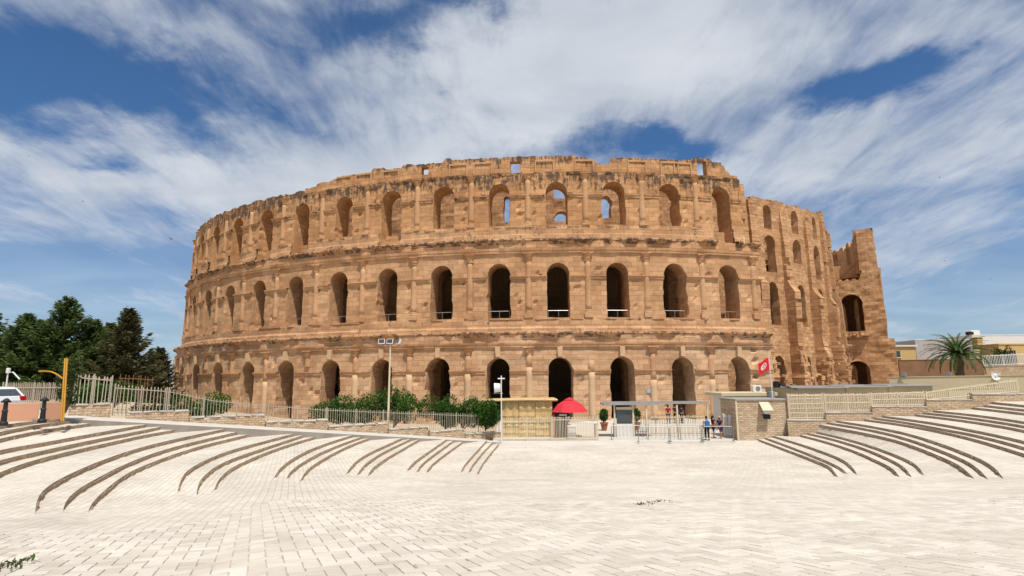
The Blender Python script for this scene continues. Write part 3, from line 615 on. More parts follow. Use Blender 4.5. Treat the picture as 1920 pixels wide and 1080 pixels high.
# ------------------------------------------------------------------ plaza: a ramp falling from the camera, curved steps on both sides
def SR(x,d):
    return -1.65-.12*min(max(d-4.5,0),22)-.006*max(0,d-26.5)+.06*min(max(x-12,0),18)*min(1,max(0,(d-4.5)/10))
def on_ramp(px,py):
    r=ray(px,py); lo=1.5
    for k in range(4000):
        d=1.5+k*.02
        if r[2]*d<SR(r[0]*d,d): break
    return r*d
PL,PR=at(110,783,27),at(940,829,42); WL,WR=at(1400,812,43),at(1900,752,38)
def on_plane(px,py,P,Q):
    r=ray(px,py); n=np.array([-(Q-P)[1],(Q-P)[0],0]); return r*((n@P)/(n@r))
LEFT=[[(-680,1000),(-350,870),(0,797),(59,789.6),(117,784)],[(-560,1000),(-300,880),(0,809),(74,795.6),(139,787)],[(-420,990),(-200,870),(0,822),(89,804),(168,794)],
[(-250,980),(-140,880),(0,843),(74,831),(178,812),(274,795.5)],[(-190,975),(-110,900),(0,862),(74,846),(178,823.7),(252,810),(302,800)],[(-130,975),(-80,925),(0,884),(74,859),(178,835.6),(267,816),(327,806)],
[(65,967),(69.6,932),(89,911),(133,887),(207,856),(296,829.6),(422,804)],[(118,964),(120,943.7),(139,921.5),(183.7,895),(252,862),(326,837),(443.5,810)],[(165,964),(169,946.7),(192.6,921.5),(237,887),(296,862),(370,837),(464,815)],
[(332,926),(338,900),(352.6,878.5),(415,849),(480,831),(551,813)],[(368,933),(370,912),(380,893),(415,867),(480,844.5),(568,816)],[(400,923),(409,899),(430,878.5),(480,855),(535,835),(590,819)],
[(512,899),(520,884),(533.7,869),(568.6,847.7),(614,830),(660,816)],[(536,900),(544,882.6),(582,857),(630,835.6),(677,819)],[(561,905),(574,881),(603.5,861),(652,835.6),(693,821)],
[(647,891),(662.5,868),(689,850),(721.6,835.6),(754,821)],[(668,893),(680,873),(708,853),(737.7,838),(770,823)],[(689,895),(694.8,880),(721.6,860),(751,843.7),(785,824)],
[(762,884),(772.6,868),(802,847.7),(837,823.5)],[(780,887),(788.7,870.5),(815.6,850),(850,826)],[(798,888),(806,873),(831.7,853),(867,828)],
[(863,888),(869,873),(888,851.7),(912,826)],[(877,888),(885,872),(904,849),(923,829.5)],[(893,891),(901.5,873),(920,849),(936,831)]]
_r4=[[(515,525),(490,490),(470,460),(270,385),(60,308)],[(567,508),(530,465),(320,378),(105,300)],[(622,512),(600,470),(540,420),(350,350),(155,292)],
[(862,525),(830,480),(770,445),(600,370),(440,320),(300,285)],[(930,525),(900,480),(850,440),(680,365),(500,310),(345,275)],[(998,515),(970,465),(900,420),(700,345),(540,300),(395,268)],
[(1282,535),(1230,480),(1150,430),(900,330),(700,280),(410,228)],[(1362,540),(1300,470),(1200,410),(900,300),(680,250),(455,215)],[(1447,535),(1390,460),(1250,390),(950,285),(720,238),(505,205)],
[(1800,510),(1700,440),(1560,390),(1300,312),(1100,265),(880,225),(665,198)],[(1880,500),(1760,420),(1560,352),(1300,285),(1100,250),(900,212),(715,188)],[(1960,490),(1800,390),(1560,318),(1300,262),(1050,215),(765,178)],
[(2150,470),(1900,340),(1560,255),(1250,205),(950,170)],[(2230,450),(1950,310),(1560,232),(1250,185),(990,158)],[(2300,430),(2000,285),(1560,210),(1300,172),(1050,148)],
[(2500,400),(2100,230),(1560,162),(1270,130)],[(2600,380),(2150,205),(1560,142),(1340,118)],[(2700,360),(2200,180),(1560,118),(1380,100)]]
RIGHT=[[(1400+x/3,720+y/3) for x,y in l] for l in _r4]
def chaikin(P,k=2):
    P=np.array(P,float)
    for _ in range(k):
        Q=[P[0]]
        for a,b in zip(P[:-1],P[1:]): Q+=[a*.75+b*.25,a*.25+b*.75]
        P=np.array(Q+[P[-1]])
    return P
def resamp(P,n):
    s=np.r_[0,np.cumsum(np.linalg.norm(np.diff(P,axis=0),axis=1))]; q=np.linspace(0,s[-1],n); return np.stack([np.interp(q,s,P[:,k]) for k in range(P.shape[1])],-1)
NE,NV=10,34
class Line: pass
LINES=[]
for side,src in(('L',LEFT),('R',RIGHT)):
    for ix,li in enumerate(src):
        l=Line(); l.side=side; P=resamp(chaikin(li),NV)
        a=on_ramp(*li[0]); b=on_plane(*li[-1],*((PL,PR) if side=='L' else (WL,WR)))
        s=np.r_[0,np.cumsum(np.linalg.norm(np.diff(P,axis=0),axis=1))]; f=s/s[-1]; dz_=0.
        if side=='L' and 6<=ix<21:
            z_=b[2]+(.12 if side=='L' else .10); q_=ray(*li[0])*(z_/ray(*li[0])[2]); a=q_; m_=LEFT[ix//3*3+1]; zm=on_plane(*m_[-1],PL,PR)[2]+.12; qm=ray(*m_[0])*(zm/ray(*m_[0])[2]); dz_=zm-SR(qm[0],qm[1])
        # constant level, eased from the ramp into the step's own level
        zz=a[2]+(b[2]-a[2])*(1-(1-f)**1.6)
        X=np.array([ray(*p)*(z/ray(*p)[2]) for p,z in zip(P,zz)])
        ext=[]
        for k in range(NE,0,-1):
            py=li[0][1]+(1420-li[0][1])*(k/NE)**1.3; e_=on_ramp(li[0][0],py); e_=ray(li[0][0],py)*((e_[2]+dz_*(1-k/NE)**2)/ray(li[0][0],py)[2]); ext.append(e_)
        back=ext[0]*np.array([2.2,0,1])+np.array([0,-9,0]); back[2]=-1.65
        l.X=np.vstack([[back],ext,X]); ds=np.r_[0,np.cumsum(np.linalg.norm(np.diff(X[:,:2],axis=0),axis=1))]
        t=np.clip(ds/1.9,0,1); h=.15*t*t*(3-2*t); l.h=np.r_[np.zeros(NE+1),h]; l.ds=ds; l.ns=NE+1; LINES.append(l)
NR=NE+1+NV
lb=Line(); lb.side='B'; lb.X=np.array([(-16-1.9*k,-9+k*1.2,-1.66) for k in range(NR)],float); lb.X[:,0]=np.linspace(-14,-46,NR); lb.X[:,1]=np.linspace(-9,30,NR); lb.h=np.zeros(NR)
rb_=Line(); rb_.side='B'; rb_.X=np.zeros((NR,3)); rb_.X[:,0]=np.linspace(16,52,NR); rb_.X[:,1]=np.linspace(-9,36,NR); rb_.X[:,2]=np.linspace(-1.65,-1.25,NR); rb_.h=np.zeros(NR)
ALL=[lb]+LINES+[rb_]
V=[];F=[];b=0
for j in range(len(ALL)-1):
    a,c=ALL[j],ALL[j+1]; E0=a.X.copy(); E1=c.X.copy()
    if a.side=='L': E0[:,2]-=a.h
    if c.side=='R': E1[:,2]-=c.h
    w=np.linalg.norm(E1[-1]-E0[-1]); nc=1 if w<.9 else (14 if (a.side=='L' and c.side=='R') else 4)
    for k in range(nc+1):
        f=k/nc; V.append(E0*(1-f)+E1*f)
    for k in range(nc):
        for r in range(NR-1): i=b+k*NR+r; F.append((i,i+NR,i+NR+1,i+1))
    b+=(nc+1)*NR
V=np.concatenate(V); F=[f[::-1] for f in F]; PV,PF_=V,F
me=mesh('plaza',V,F,M['paving']); PLAZA=tag(link('plaza',me),'pale paved plaza sloping down to the gate between curved steps','plaza',kind='structure')
# riser faces and their rough stones
RV=[];RF=[];stones=[]
for l in LINES:
    T=l.X[l.ns:]; Bt=T.copy(); Bt[:,2]-=l.h[l.ns:]+.03; sg=1 if l.side=='L' else -1
    b=len(RV); RV+=list(T-np.array([0,0,.004]))+list(Bt); n=len(T)
    RF+=[(b+i,b+i+1,b+n+i+1,b+n+i) for i in range(n-1)]
    ds=l.ds; q=.5; hh=l.h[l.ns:]
    while q<ds[-1]-.2:
        ln=random.uniform(.3,.62); m_=q+ln/2; q+=ln
        if m_>ds[-1]: break
        p=np.array([np.interp(m_,ds,T[:,k]) for k in range(3)]); h=float(np.interp(m_,ds,hh))
        p2=np.array([np.interp(min(m_+.2,ds[-1]),ds,T[:,k]) for k in range(3)]); p1=np.array([np.interp(max(m_-.2,0),ds,T[:,k]) for k in range(3)])
        an=math.atan2(p2[1]-p1[1],p2[0]-p1[0])
        if h<.06: continue
        nx,ny=-math.sin(an),math.cos(an)               # left of travel
        o=.05-random.uniform(.0,.045)                 # how far the stone sits back from the tread edge
        u_=.5*FPX*ln/max(p[1],3)
        vis=-40<960+p[0]/p[1]*FPX<1960
        stones.append((u_ if vis else 0,(p[0]+nx*o*sg,p[1]+ny*o*sg,p[2]-h/2-.045+random.uniform(-.02,.012)),(ln*.95,.1,h+.02),an))
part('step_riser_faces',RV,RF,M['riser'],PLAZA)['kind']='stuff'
stones.sort(key=lambda s:-s[0])
protos=[]
for k in range(7):
    n=MB(); 
    for ix in range(1):
        n.bbox((0,0,0),(1,1,1),0,.09)
    Vn=np.array(n.V); Vn+=rng.uniform(-.07,.07,Vn.shape)*np.array([.5,1,.7]); protos.append(mesh('kerb_stone',Vn,n.F,M['riser']))
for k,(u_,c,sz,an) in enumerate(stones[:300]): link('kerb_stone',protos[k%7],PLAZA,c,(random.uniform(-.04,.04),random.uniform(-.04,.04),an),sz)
rest=MB()
for u_,c,sz,an in stones[300:]: rest.box(c,sz,an,.018)
part('kerb_stones',rest.V,rest.F,M['riser'],PLAZA)['kind']='stuff'
from mathutils.bvhtree import BVHTree
_bvh=BVHTree.FromPolygons([tuple(map(float,v)) for v in PV],PF_)
def gh(x,y):
    h=_bvh.ray_cast(Vector((x,y,3)),Vector((0,0,-1)))
    return (h[0].z,h[1] if h[1].z>0 else -h[1]) if h[0] is not None else (SR(x,y),Vector((0,0,1)))
# laid stone blocks near the camera, herringbone
w=.16; bricks=[]; rot=R(24); cr_,sr_=math.cos(rot),math.sin(rot)
for i in range(-140,140):
    for j in range(-140,140):
        t=(i-j)%4
        if t==0: lx,ly,dx,dy=i+1,j+.5,2*w,w
        elif t==3: lx,ly,dx,dy=i+.5,j+1,w,2*w
        else: continue
        lx*=w; ly*=w; x=lx*cr_-ly*sr_+1.; y=lx*sr_+ly*cr_+8.
        if not(4.0<y<13.2): continue
        pxx=960+x/y*FPX*1.02
        if not(-60<pxx<1985): continue
        if x<-5.2 and y>9.0+(x+5.2)*.3: continue
        if x<-5.2 and y>9.: continue
        bricks.append((y+.0*abs(x),x,y,dx,dy))
bricks.sort()
def brick_geo(dx,dy,seed,tone,h=.05):
    r=random.Random(seed); g=.011; b=MB(); b.bbox((0,0,-h/2),(dx-g*(.6+r.random()),dy-g*(.6+r.random()),h),0,.004); Vb=np.array(b.V); Vb[:,:2]+=np.array([[r.uniform(-.003,.003) for _ in range(2)] for _ in range(len(Vb))]); return Vb,b.F
pp=[]
for k in range(16):
    dx,dy=(2*w,w) if k%2==0 else (w,2*w); Vb,Fb=brick_geo(dx,dy,k,0); pp.append(mesh('paver',Vb,Fb,M['paver'],attr={'tone':np.full(len(Vb),((k//2)*.37)%1)}))
def ramp_tilt(x,y): return -math.atan(.12) if y>4.5 else 0
sel=sorted(range(len(bricks)),key=lambda k:bricks[k][2]+(0 if 0<960+bricks[k][1]/bricks[k][2]*FPX<1920 else 50))
chosen=set([k for k in sel if bricks[k][2]>4.85][:300]); SV=[];SF=[];ST=[];b0=0; bed=MB()
for k,(kk,x,y,dx,dy) in enumerate(bricks):
    zg_,ng=gh(x,y); ng_slope=lambda a_,b_:-(ng.x*a_+ng.y*b_)/ng.z; tilt=Vector((0,0,1)).rotation_difference(ng).to_matrix().to_4x4()
    ex,ey=dx/2+.002,dy/2+.002; bed.add([(x+u*cr_-v*sr_,y+u*sr_+v*cr_,zg_+ng_slope(u*cr_-v*sr_,u*sr_+v*cr_)+.006) for u,v in((-ex,-ey),(ex,-ey),(ex,ey),(-ex,ey))],[(0,1,2,3)])
    z=zg_+.019+random.uniform(-.001,.001); horiz=dx>dy; rz=rot+random.uniform(-.02,.02)
    if k in chosen:
        me_=pp[random.randrange(8)*2+(0 if horiz else 1)]; o=link('paver',me_,PLAZA,(x,y,z),None); o.rotation_mode='XYZ'; o.matrix_local=Matrix.Translation((x,y,z))@tilt@Matrix.Rotation(random.uniform(-.003,.003),4,'X')@Matrix.Rotation(rz,4,'Z')
    else:
        Vb,Fb=brick_geo(dx,dy,k,0); Mx=np.array(Matrix.Translation((x,y,z))@tilt@Matrix.Rotation(random.uniform(-.003,.003),4,'X')@Matrix.Rotation(rz,4,'Z'))
        Vb=Vb@Mx[:3,:3].T+Mx[:3,3]; SV.append(Vb); SF+=[tuple(b0+i for i in f) for f in Fb]; b0+=len(Vb); ST.append(np.full(len(Vb),random.random()))
part('pavers',np.concatenate(SV),SF,M['paver'],PLAZA,attr={'tone':np.concatenate(ST)})['kind']='stuff'
part('bedding_sand',bed.V,bed.F,M['bedding'],PLAZA)['kind']='stuff'
# ------------------------------------------------------------------ terrain to the horizon
def tz(x,y):
    z=-4.62
    # higher ground on the left, behind the promenade
    a=min(1,max(0,(-x-17)/10)); b_=min(1,max(0,(64+(-x-20)*.9-y)/26)); z+=(2.9)*a*b_
    # town ground on the right
    a=min(1,max(0,(x-20)/12)); z+=2.2*a*min(1,max(0,(62-y)/14)); z+=2.0*min(1,max(0,(x-66)/12))*min(1,max(0,(y-62)/10))
    # kept below the plaza sheet
    if y<26.5 and -46<x<52: z=-7.0
    elif y<44: 
        pe=PL[1]+(x-PL[0])*(PR-PL)[1]/(PR-PL)[0]
        if -21.4<x<-.8:
            if y<pe+2: z=-7.0
        elif -.8<=x<17.5:
            if y<45: z=-7.0
        elif x>=17.5 and y<WL[1]+(x-WL[0])*(WR-WL)[1]/(WR-WL)[0]: z=-7.0
    return z
gx=np.r_[-6000,-2500,-1000,-500,-300,-200,np.arange(-150,151,1.5),200,300,500,1000,2500,6000]; gy=np.r_[-6000,-1500,-300,-60,-12,np.arange(20,130,1.5),160,200,300,500,1000,2500,9000]
V=np.array([(x,y,tz(x,y)) for x in gx for y in gy]); V[:,2]+=np.where((V[:,2]>-6.5),.12*fbm(V,.12,3,3),0); n=len(gy)
F=[(i*n+j,(i+1)*n+j,(i+1)*n+j+1,i*n+j+1) for i in range(len(gx)-1) for j in range(n-1)]
tag(link('ground',mesh('ground',V,F,M['sand'],smooth=True)),'dry sandy ground around the amphitheatre','ground',kind='structure')
# forecourt inside the gate
fc=[(-1.5,40.6,-4.66),(18.2,41.0,-4.66),(18.2,43.4,-4.40),(-1.5,43.2,-4.44),(-1.5,43.2,-4.44),(18.2,43.4,-4.40),(36,44.5,-4.2),(33,66,-4.2),(5,62.5,-4.2),(-1.5,62,-4.3)]
tag(link('forecourt',mesh('forecourt',fc,[(0,1,2,3),(4,5,6,7,8,9)],M['concrete'])),'pale forecourt between gate and arches','pavement',kind='structure')
# promenade along the left fence
dP=(PR-PL); dP2=dP/np.linalg.norm(dP[:2]); nP=np.array([-dP2[1],dP2[0],0])
def prom(t,o,dz=0): p=PL+dP*t+nP*o; return np.array([p[0],p[1],p[2]+dz])
ts=np.linspace(-.9,1.0,40); V=[];F=[]
for t in ts:
    tt=max(t,0); z=(PL+dP*tt)[2]
    for o,dz in((0,-3.2),(0,-.03),(.03,0),(2.4,.02),(2.5,-2.)):
        p=PL+dP*t+nP*o; V.append((p[0],p[1],z+dz))
for i in range(len(ts)-1):
    for k in range(4): F.append((i*5+k,(i+1)*5+k,(i+1)*5+k+1,i*5+k+1))
F.append((0,1,2,3,4)); me=mesh('promenade',V,F,[M['concrete'],M['grey_concrete']],matidx=[1 if k%4==0 else 0 for k in range(len(F))]); PROM=tag(link('promenade',me),'sloping pale promenade kerb along the left fence','path',kind='structure')
# ------------------------------------------------------------------ more materials
M['cream']=simple('cream_paint',(.66,.55,.38),.55,.12,2,.05)
M['white']=simple('white_paint',(.74,.73,.70),.5,.07,2,.04)
M['picket']=simple('weathered_white_paint',(.44,.37,.285),.6,.25,6,.1)
M['rust']=simple('rusty_brown_paint',(.26,.13,.06),.7,.3,6,.2)
M['steel']=simple('galvanised_steel',(.30,.29,.27),.45,.15,5,.05,metal=.6)
M['black']=simple('black_paint',(.02,.02,.022),.45,.2,5,.05)
M['ochre']=simple('ochre_paint',(.50,.24,.025),.55,.2,5,.1)
M['pink']=simple('salmon_paint',(.62,.32,.20),.6,.08,1.5,.05)
M['red']=simple('red_canvas',(.62,.035,.05),.75,.1,3,.1)
M['flagred']=simple('flag_red',(.70,.015,.02),.7,.08,3,.05)
M['reed']=None
M['terracotta']=simple('terracotta',(.36,.12,.055),.8,.2,6,.15)
M['roofgrey']=simple('grey_roofing',(.33,.31,.29),.85,.2,1.5,.2)
M['ochrewall']=simple('ochre_plaster',(.58,.40,.17),.9,.1,.8,.2)
M['creamwall']=simple('pale_yellow_plaster',(.60,.51,.33),.9,.14,.7,.2)
M['whitewall']=simple('white_plaster',(.70,.67,.63),.9,.08,.6,.15)
M['greywall']=simple('lilac_grey_plaster',(.47,.42,.40),.9,.08,.6,.15)
M['brownwall']=simple('brown_earth_wall',(.26,.145,.08),.95,.3,.9,.5,5)
M['carpaint']=simple('white_car_paint',(.72,.72,.72),.25,.02,1,0,spec=.5)
M['tyre']=simple('tyre_rubber',(.02,.02,.02),.8,.2,4,.1)
M['redlamp']=simple('red_tail_lamp',(.5,.01,.015),.2,.1,4,0,spec=.5)
M['dark']=simple('dark_interior',(.012,.011,.01),.8,.2,2,0)
M['skin']=simple('skin',(.42,.22,.14),.6,.08,6,0)
M['hair']=simple('dark_hair',(.03,.018,.012),.7,.2,20,.1)
M['bark']=simple('bark',(.11,.075,.05),.95,.4,5,.8,18,bdist=.05)
def glass_mat():
    m,nt,b=newmat('window_glass'); b.inputs['Base Color'].default_value=(.05,.065,.07,1); b.inputs['Roughness'].default_value=.06; b.inputs['Specular IOR Level'].default_value=.6; return m
M['glass']=glass_mat()
def straw_mat():
    m,nt,b=newmat('split_reed'); N,L=nt.nodes,nt.links; b.inputs['Roughness'].default_value=.8
    tc=N.new('ShaderNodeTexCoord'); mp=N.new('ShaderNodeMapping'); mp.inputs['Scale'].default_value=(1.2,1.2,16); L.new(tc.outputs['Object'],mp.inputs[0])
    n=N.new('ShaderNodeTexNoise'); n.inputs['Scale'].default_value=2.2; n.inputs['Detail'].default_value=7; n.inputs['Roughness'].default_value=.7; L.new(mp.outputs[0],n.inputs['Vector'])
    cr=N.new('ShaderNodeValToRGB'); e=cr.color_ramp.elements; e[0].position=.3; e[0].color=(.36,.215,.075,1); e[1].position=.66; e[1].color=(.76,.55,.26,1); L.new(n.outputs['Fac'],cr.inputs[0]); L.new(cr.outputs[0],b.inputs['Base Color'])
    bp=N.new('ShaderNodeBump'); bp.inputs['Strength'].default_value=.7; bp.inputs['Distance'].default_value=.04; L.new(n.outputs['Fac'],bp.inputs['Height']); L.new(bp.outputs[0],b.inputs['Normal']); return m
M['reed']=straw_mat()
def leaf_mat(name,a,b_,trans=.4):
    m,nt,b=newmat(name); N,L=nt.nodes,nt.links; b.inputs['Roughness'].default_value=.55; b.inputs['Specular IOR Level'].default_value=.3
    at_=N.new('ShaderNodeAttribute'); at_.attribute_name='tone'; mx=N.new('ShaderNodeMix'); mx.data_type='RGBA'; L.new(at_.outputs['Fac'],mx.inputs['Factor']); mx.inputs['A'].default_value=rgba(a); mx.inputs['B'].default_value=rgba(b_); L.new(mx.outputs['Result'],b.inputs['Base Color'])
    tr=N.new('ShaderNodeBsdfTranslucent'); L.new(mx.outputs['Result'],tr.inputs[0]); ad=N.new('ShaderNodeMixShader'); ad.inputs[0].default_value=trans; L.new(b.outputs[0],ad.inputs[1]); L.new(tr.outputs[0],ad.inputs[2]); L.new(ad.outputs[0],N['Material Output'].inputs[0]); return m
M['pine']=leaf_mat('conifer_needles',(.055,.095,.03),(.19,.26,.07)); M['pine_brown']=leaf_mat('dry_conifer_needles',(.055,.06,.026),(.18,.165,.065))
M['leaf']=leaf_mat('glossy_leaves',(.018,.06,.008),(.09,.20,.022)); M['leaf_dry']=leaf_mat('dusty_leaves',(.03,.05,.012),(.12,.15,.035))
M['palm']=leaf_mat('palm_fronds',(.035,.075,.02),(.13,.20,.055))
M['masonry']=stone_mat('coursed_rubble',(.60,.435,.28),(.73,.57,.39),(.86,.82,.78),bw=.36,rh=.13,lichen=False,bumpk=1.3)
def uvbox(V): 
    V=np.array(V); return np.stack([V[:,0]+V[:,1]*.35,V[:,2]],-1)
def masonry(name,mb,parent=None,mat=None):
    V=np.array(mb.V); return part(name,V,mb.F,mat or M['masonry'],parent,uv=uvbox(V))
# ------------------------------------------------------------------ left: rubble walls and picket fence along the promenade
def pxx(p):
    d=p[1]*_c+p[2]*_s; u=FPX*p[0]/d; v=-FPX*(-p[1]*_s+p[2]*_c)/d; return 960+u*_cr-v*_sr,540+u*_sr+v*_cr
def t_of(px,o):
    lo,hi=-1.2,1.3
    for _ in range(40):
        m=(lo+hi)/2
        if pxx(prom(m,o))[0]<px: lo=m
        else: hi=m
    return lo
where=('beside the tall gate panel','left of the clipped bush','in front of the round bush','below the small floodlight','left of the lamp post','around the foot of the lamp post','right of the lamp post','ending at the reed hut')
for k,(a,b) in enumerate(((128,206),(236,352),(354,495),(497,612),(614,724),(726,800),(803,868),(870,936))):
    ta,tb=t_of(a,2.7),t_of(b,2.7); pa,pb=prom(ta,2.7),prom(tb,2.7); top=max(pa[2]+.24,pb[2]+.62) if k else pa[2]+.5
    w_=thing('rubble_wall','low dry stone rubble wall '+where[k],'wall',(pa+pb)/2,0,'stepped rubble walls along the promenade'); w_['kind']='thing'
    n=9; Vw=[];Fw=[]
    for i in range(n+1):
        p=prom(ta+(tb-ta)*i/n,0)
        for o,z in((2.45,p[2]-.3),(2.45,top+.03*math.sin(i*2.1+k)),(2.85,top+.03*math.sin(i*1.7+k)),(2.85,p[2]-.6)):
            q=prom(ta+(tb-ta)*i/n,o+.04*math.sin(i*3.3+z)); Vw.append((q[0],q[1],z))
    for i in range(n):
        for j in range(3): Fw.append((i*4+j,(i+1)*4+j,(i+1)*4+j+1,i*4+j+1))
    Fw+=[(0,1,2,3),(n*4+3,n*4+2,n*4+1,n*4)]; part('stonework',Vw,Fw,M['masonry'],w_,uv=uvbox(Vw))
    cp=MB(); 
    for i in range(int(np.linalg.norm(pb-pa)/.7)):
        f0=(i+.5)/int(np.linalg.norm(pb-pa)/.7); q=prom(ta+(tb-ta)*f0,2.65); cp.box((q[0],q[1],top+.04),(.68,.5,.07),math.atan2(dP[1],dP[0]),.02)
    if cp.V: cp.build('coping',M['concrete'],w_)
def picket_mesh(h,w=.022,mat=None,spear=.10):
    b=MB(); b.box((0,0,(h-spear)/2),(w,w,h-spear)); s=spear
    b.add([(-w*1.2,-w*.4,h-s),(w*1.2,-w*.4,h-s),(w*1.2,w*.4,h-s),(-w*1.2,w*.4,h-s),(0,0,h)],[(0,1,4),(1,2,4),(2,3,4),(3,0,4),(3,2,1,0)]); return mesh('picket',b.V,b.F,mat or M['picket'])
def fence(name,label,P,tops,n,mat=None,rails=(.12,.88),w=.022,spear=.10,posts=0,group=None,h=None,cat='fence'):
    """P: foot points along the fence (m,3); tops: heights at these points; n pickets"""
    P=np.array(P); tops=np.array(tops,float); s=np.r_[0,np.cumsum(np.linalg.norm(np.diff(P,axis=0),axis=1))]
    f=thing(name,label,cat,P[0],0,group); hm=float(tops.max()); pm_=picket_mesh(hm,w,mat,spear)
    for k in range(n):
        q=s[-1]*(k+.5)/n; p=np.array([np.interp(q,s,P[:,i]) for i in range(3)]); hh=float(np.interp(q,s,tops)); i=min(np.searchsorted(s,q),len(P)-1); d=P[i]-P[i-1]
        link('picket',pm_,f,p-P[0],(random.gauss(0,.006),random.gauss(0,.014),math.atan2(d[1],d[0])+random.uniform(-.05,.05)),(1,1,hh/hm*random.uniform(.975,1.02)))
    for r in rails:
        b=MB(); b.tube([P[i]+np.array([0,0,tops[i]*r]) for i in range(len(P))],w*.75,4); b.build('rail',mat or M['picket'],f)
    for k in range(posts):
        q=s[-1]*k/max(1,posts-1); p=np.array([np.interp(q,s,P[:,i]) for i in range(3)]); hh=float(np.interp(q,s,tops)); b=MB(); b.box(p+np.array([0,0,hh*.52]),(.05,.05,hh*1.02)); b.build('post',mat or M['picket'],f)
    return f
def promfence(px0,px1,name,label,n,tt,bb,**kw):
    P=[];T=[]
    for px in np.linspace(px0,px1,12):
        p=prom(t_of(px,2.65),2.65); a=np.interp(px,*tt); b=np.interp(px,*bb); P.append(p+np.array([0,0,b])); T.append(a-b)
    return fence(name,label,P,T,n,**kw)
tt=((130,205,206,310,400,600,750,940),(2.15,2.15,1.75,1.8,1.42,1.38,1.6,1.95)); bb=((130,205,206,310,450,600,940),(.3,.3,.1,.15,.15,.22,.32))
promfence(134,203,'fence_panel','tall white spear topped gate panel left of the promenade fence',10,tt,bb,w=.04,spear=.16,posts=3)
promfence(210,308,'picket_fence','rust stained spear topped fence right of the tall gate panel',14,tt,bb,w=.03,posts=3)
promfence(312,610,'picket_fence','white spear topped picket fence in front of the round bush',56,tt,bb,posts=6)
promfence(612,936,'picket_fence','white spear topped picket fence in front of the dark green shrubs',90,tt,bb,posts=8)
g=prom(t_of(215,3.2),3.2); g2=prom(t_of(283,3.4),3.6)
fence('gate_leaf','brown rusty gate leaf standing open behind the fence',[g+np.array([0,0,.2]),g2+np.array([0,0,.3])],[2.1,2.1],9,mat=M['rust'],spear=.05,rails=(.1,.9),cat='gate')
# fence far left, plumb slats
a,b=at(2,748,39),at(126,742,36)
a[2]=b[2]=-1.75
fence('slat_fence','grey slat fence behind the pink barrier at far left',[a,b],[1.75,1.75],34,mat=M['picket'],w=.05,spear=.02,rails=(.8,),posts=3)
# pink barrier panels, bollards, ochre post
zP=-1.62
def panel(px0,px1,D0,D1,lab):
    a,b=gz(px0,780,zP),gz(px1,777,zP); a=ray(px0,780)*D0; b=ray(px1,777)*D1; a[2]=b[2]=zP
    t=thing('barrier_panel',lab,'barrier',(a+b)/2,0,'salmon pink barrier panels'); d=(b-a); an=math.atan2(d[1],d[0]); L_=np.linalg.norm(d); m_=MB(); m_.bbox((a+b)/2+np.array([0,0,.42]),(L_,.07,.74),an,.02); m_.build('board',M['pink'],t)
    fm=MB(); 
    for f in(.06,.94): p=a+d*f; fm.box(p+np.array([0,0,.06]),(.08,.5,.12),an)
    fm.build('foot',M['steel'],t)
panel(-60,72,22.6,24.0,'salmon pink barrier panel left of the second black bollard'); panel(80,117,24.1,24.9,'short salmon pink barrier panel beside the ochre post')
for px,D,lab in((8,22.0,'black cast bollard at the left picture edge'),(80,23.4,'black cast bollard between the two pink panels')):
    p=ray(px,780)*D; p[2]=zP; t=thing('bollard',lab,'bollard',p,0,'black bollards'); m_=MB(); m_.lathe((0,0,0),[(.15,0),(.15,.1),(.10,.16),(.085,.5),(.11,.54),(.075,.6),(.07,.86),(.12,.9),(.12,.94),(.07,1.0),(.02,1.03)],14); m_.build('shaft',M['black'],t,world=False,smooth=False)
    m_=MB(); m_.box((0,0,.9),(.34,.07,.07)); m_.build('cross_bar',M['black'],t,world=False)
p=ray(117,786)*24.3; p[2]=zP; q=at(124,672,25.0); t=thing('ochre_post','leaning ochre barrier post with a curved arm','post',p)
m_=MB(); 
for o in(-.045,.045): m_.tube([p+np.array([o,0,0]),q+np.array([o,0,0])],.035,6)
m_.build('upright',M['ochre'],t); m_=MB(); c0=p*.35+q*.65
m_.tube([c0+np.array([-.1-.18*k,0,.05+.32*math.sin(min(1,k/4)*1.6)]) for k in range(7)],.035,6); m_.build('arm',M['ochre'],t)
p=at(10,735,34); t=thing('street_light','small white street light arm above the slat fence','street light',(p[0],p[1],-1.7)); m_=MB(); m_.tube([(p[0],p[1],-1.7),(p[0],p[1],.6),(p[0]+.3,p[1],.62),(p[0]+.75,p[1],.2)],.04,6); m_.build('pole',M['white'],t); m_=MB(); m_.bbox((p[0],p[1],.72),(.18,.18,.3),0,.03); m_.build('lamp_head',M['white'],t)
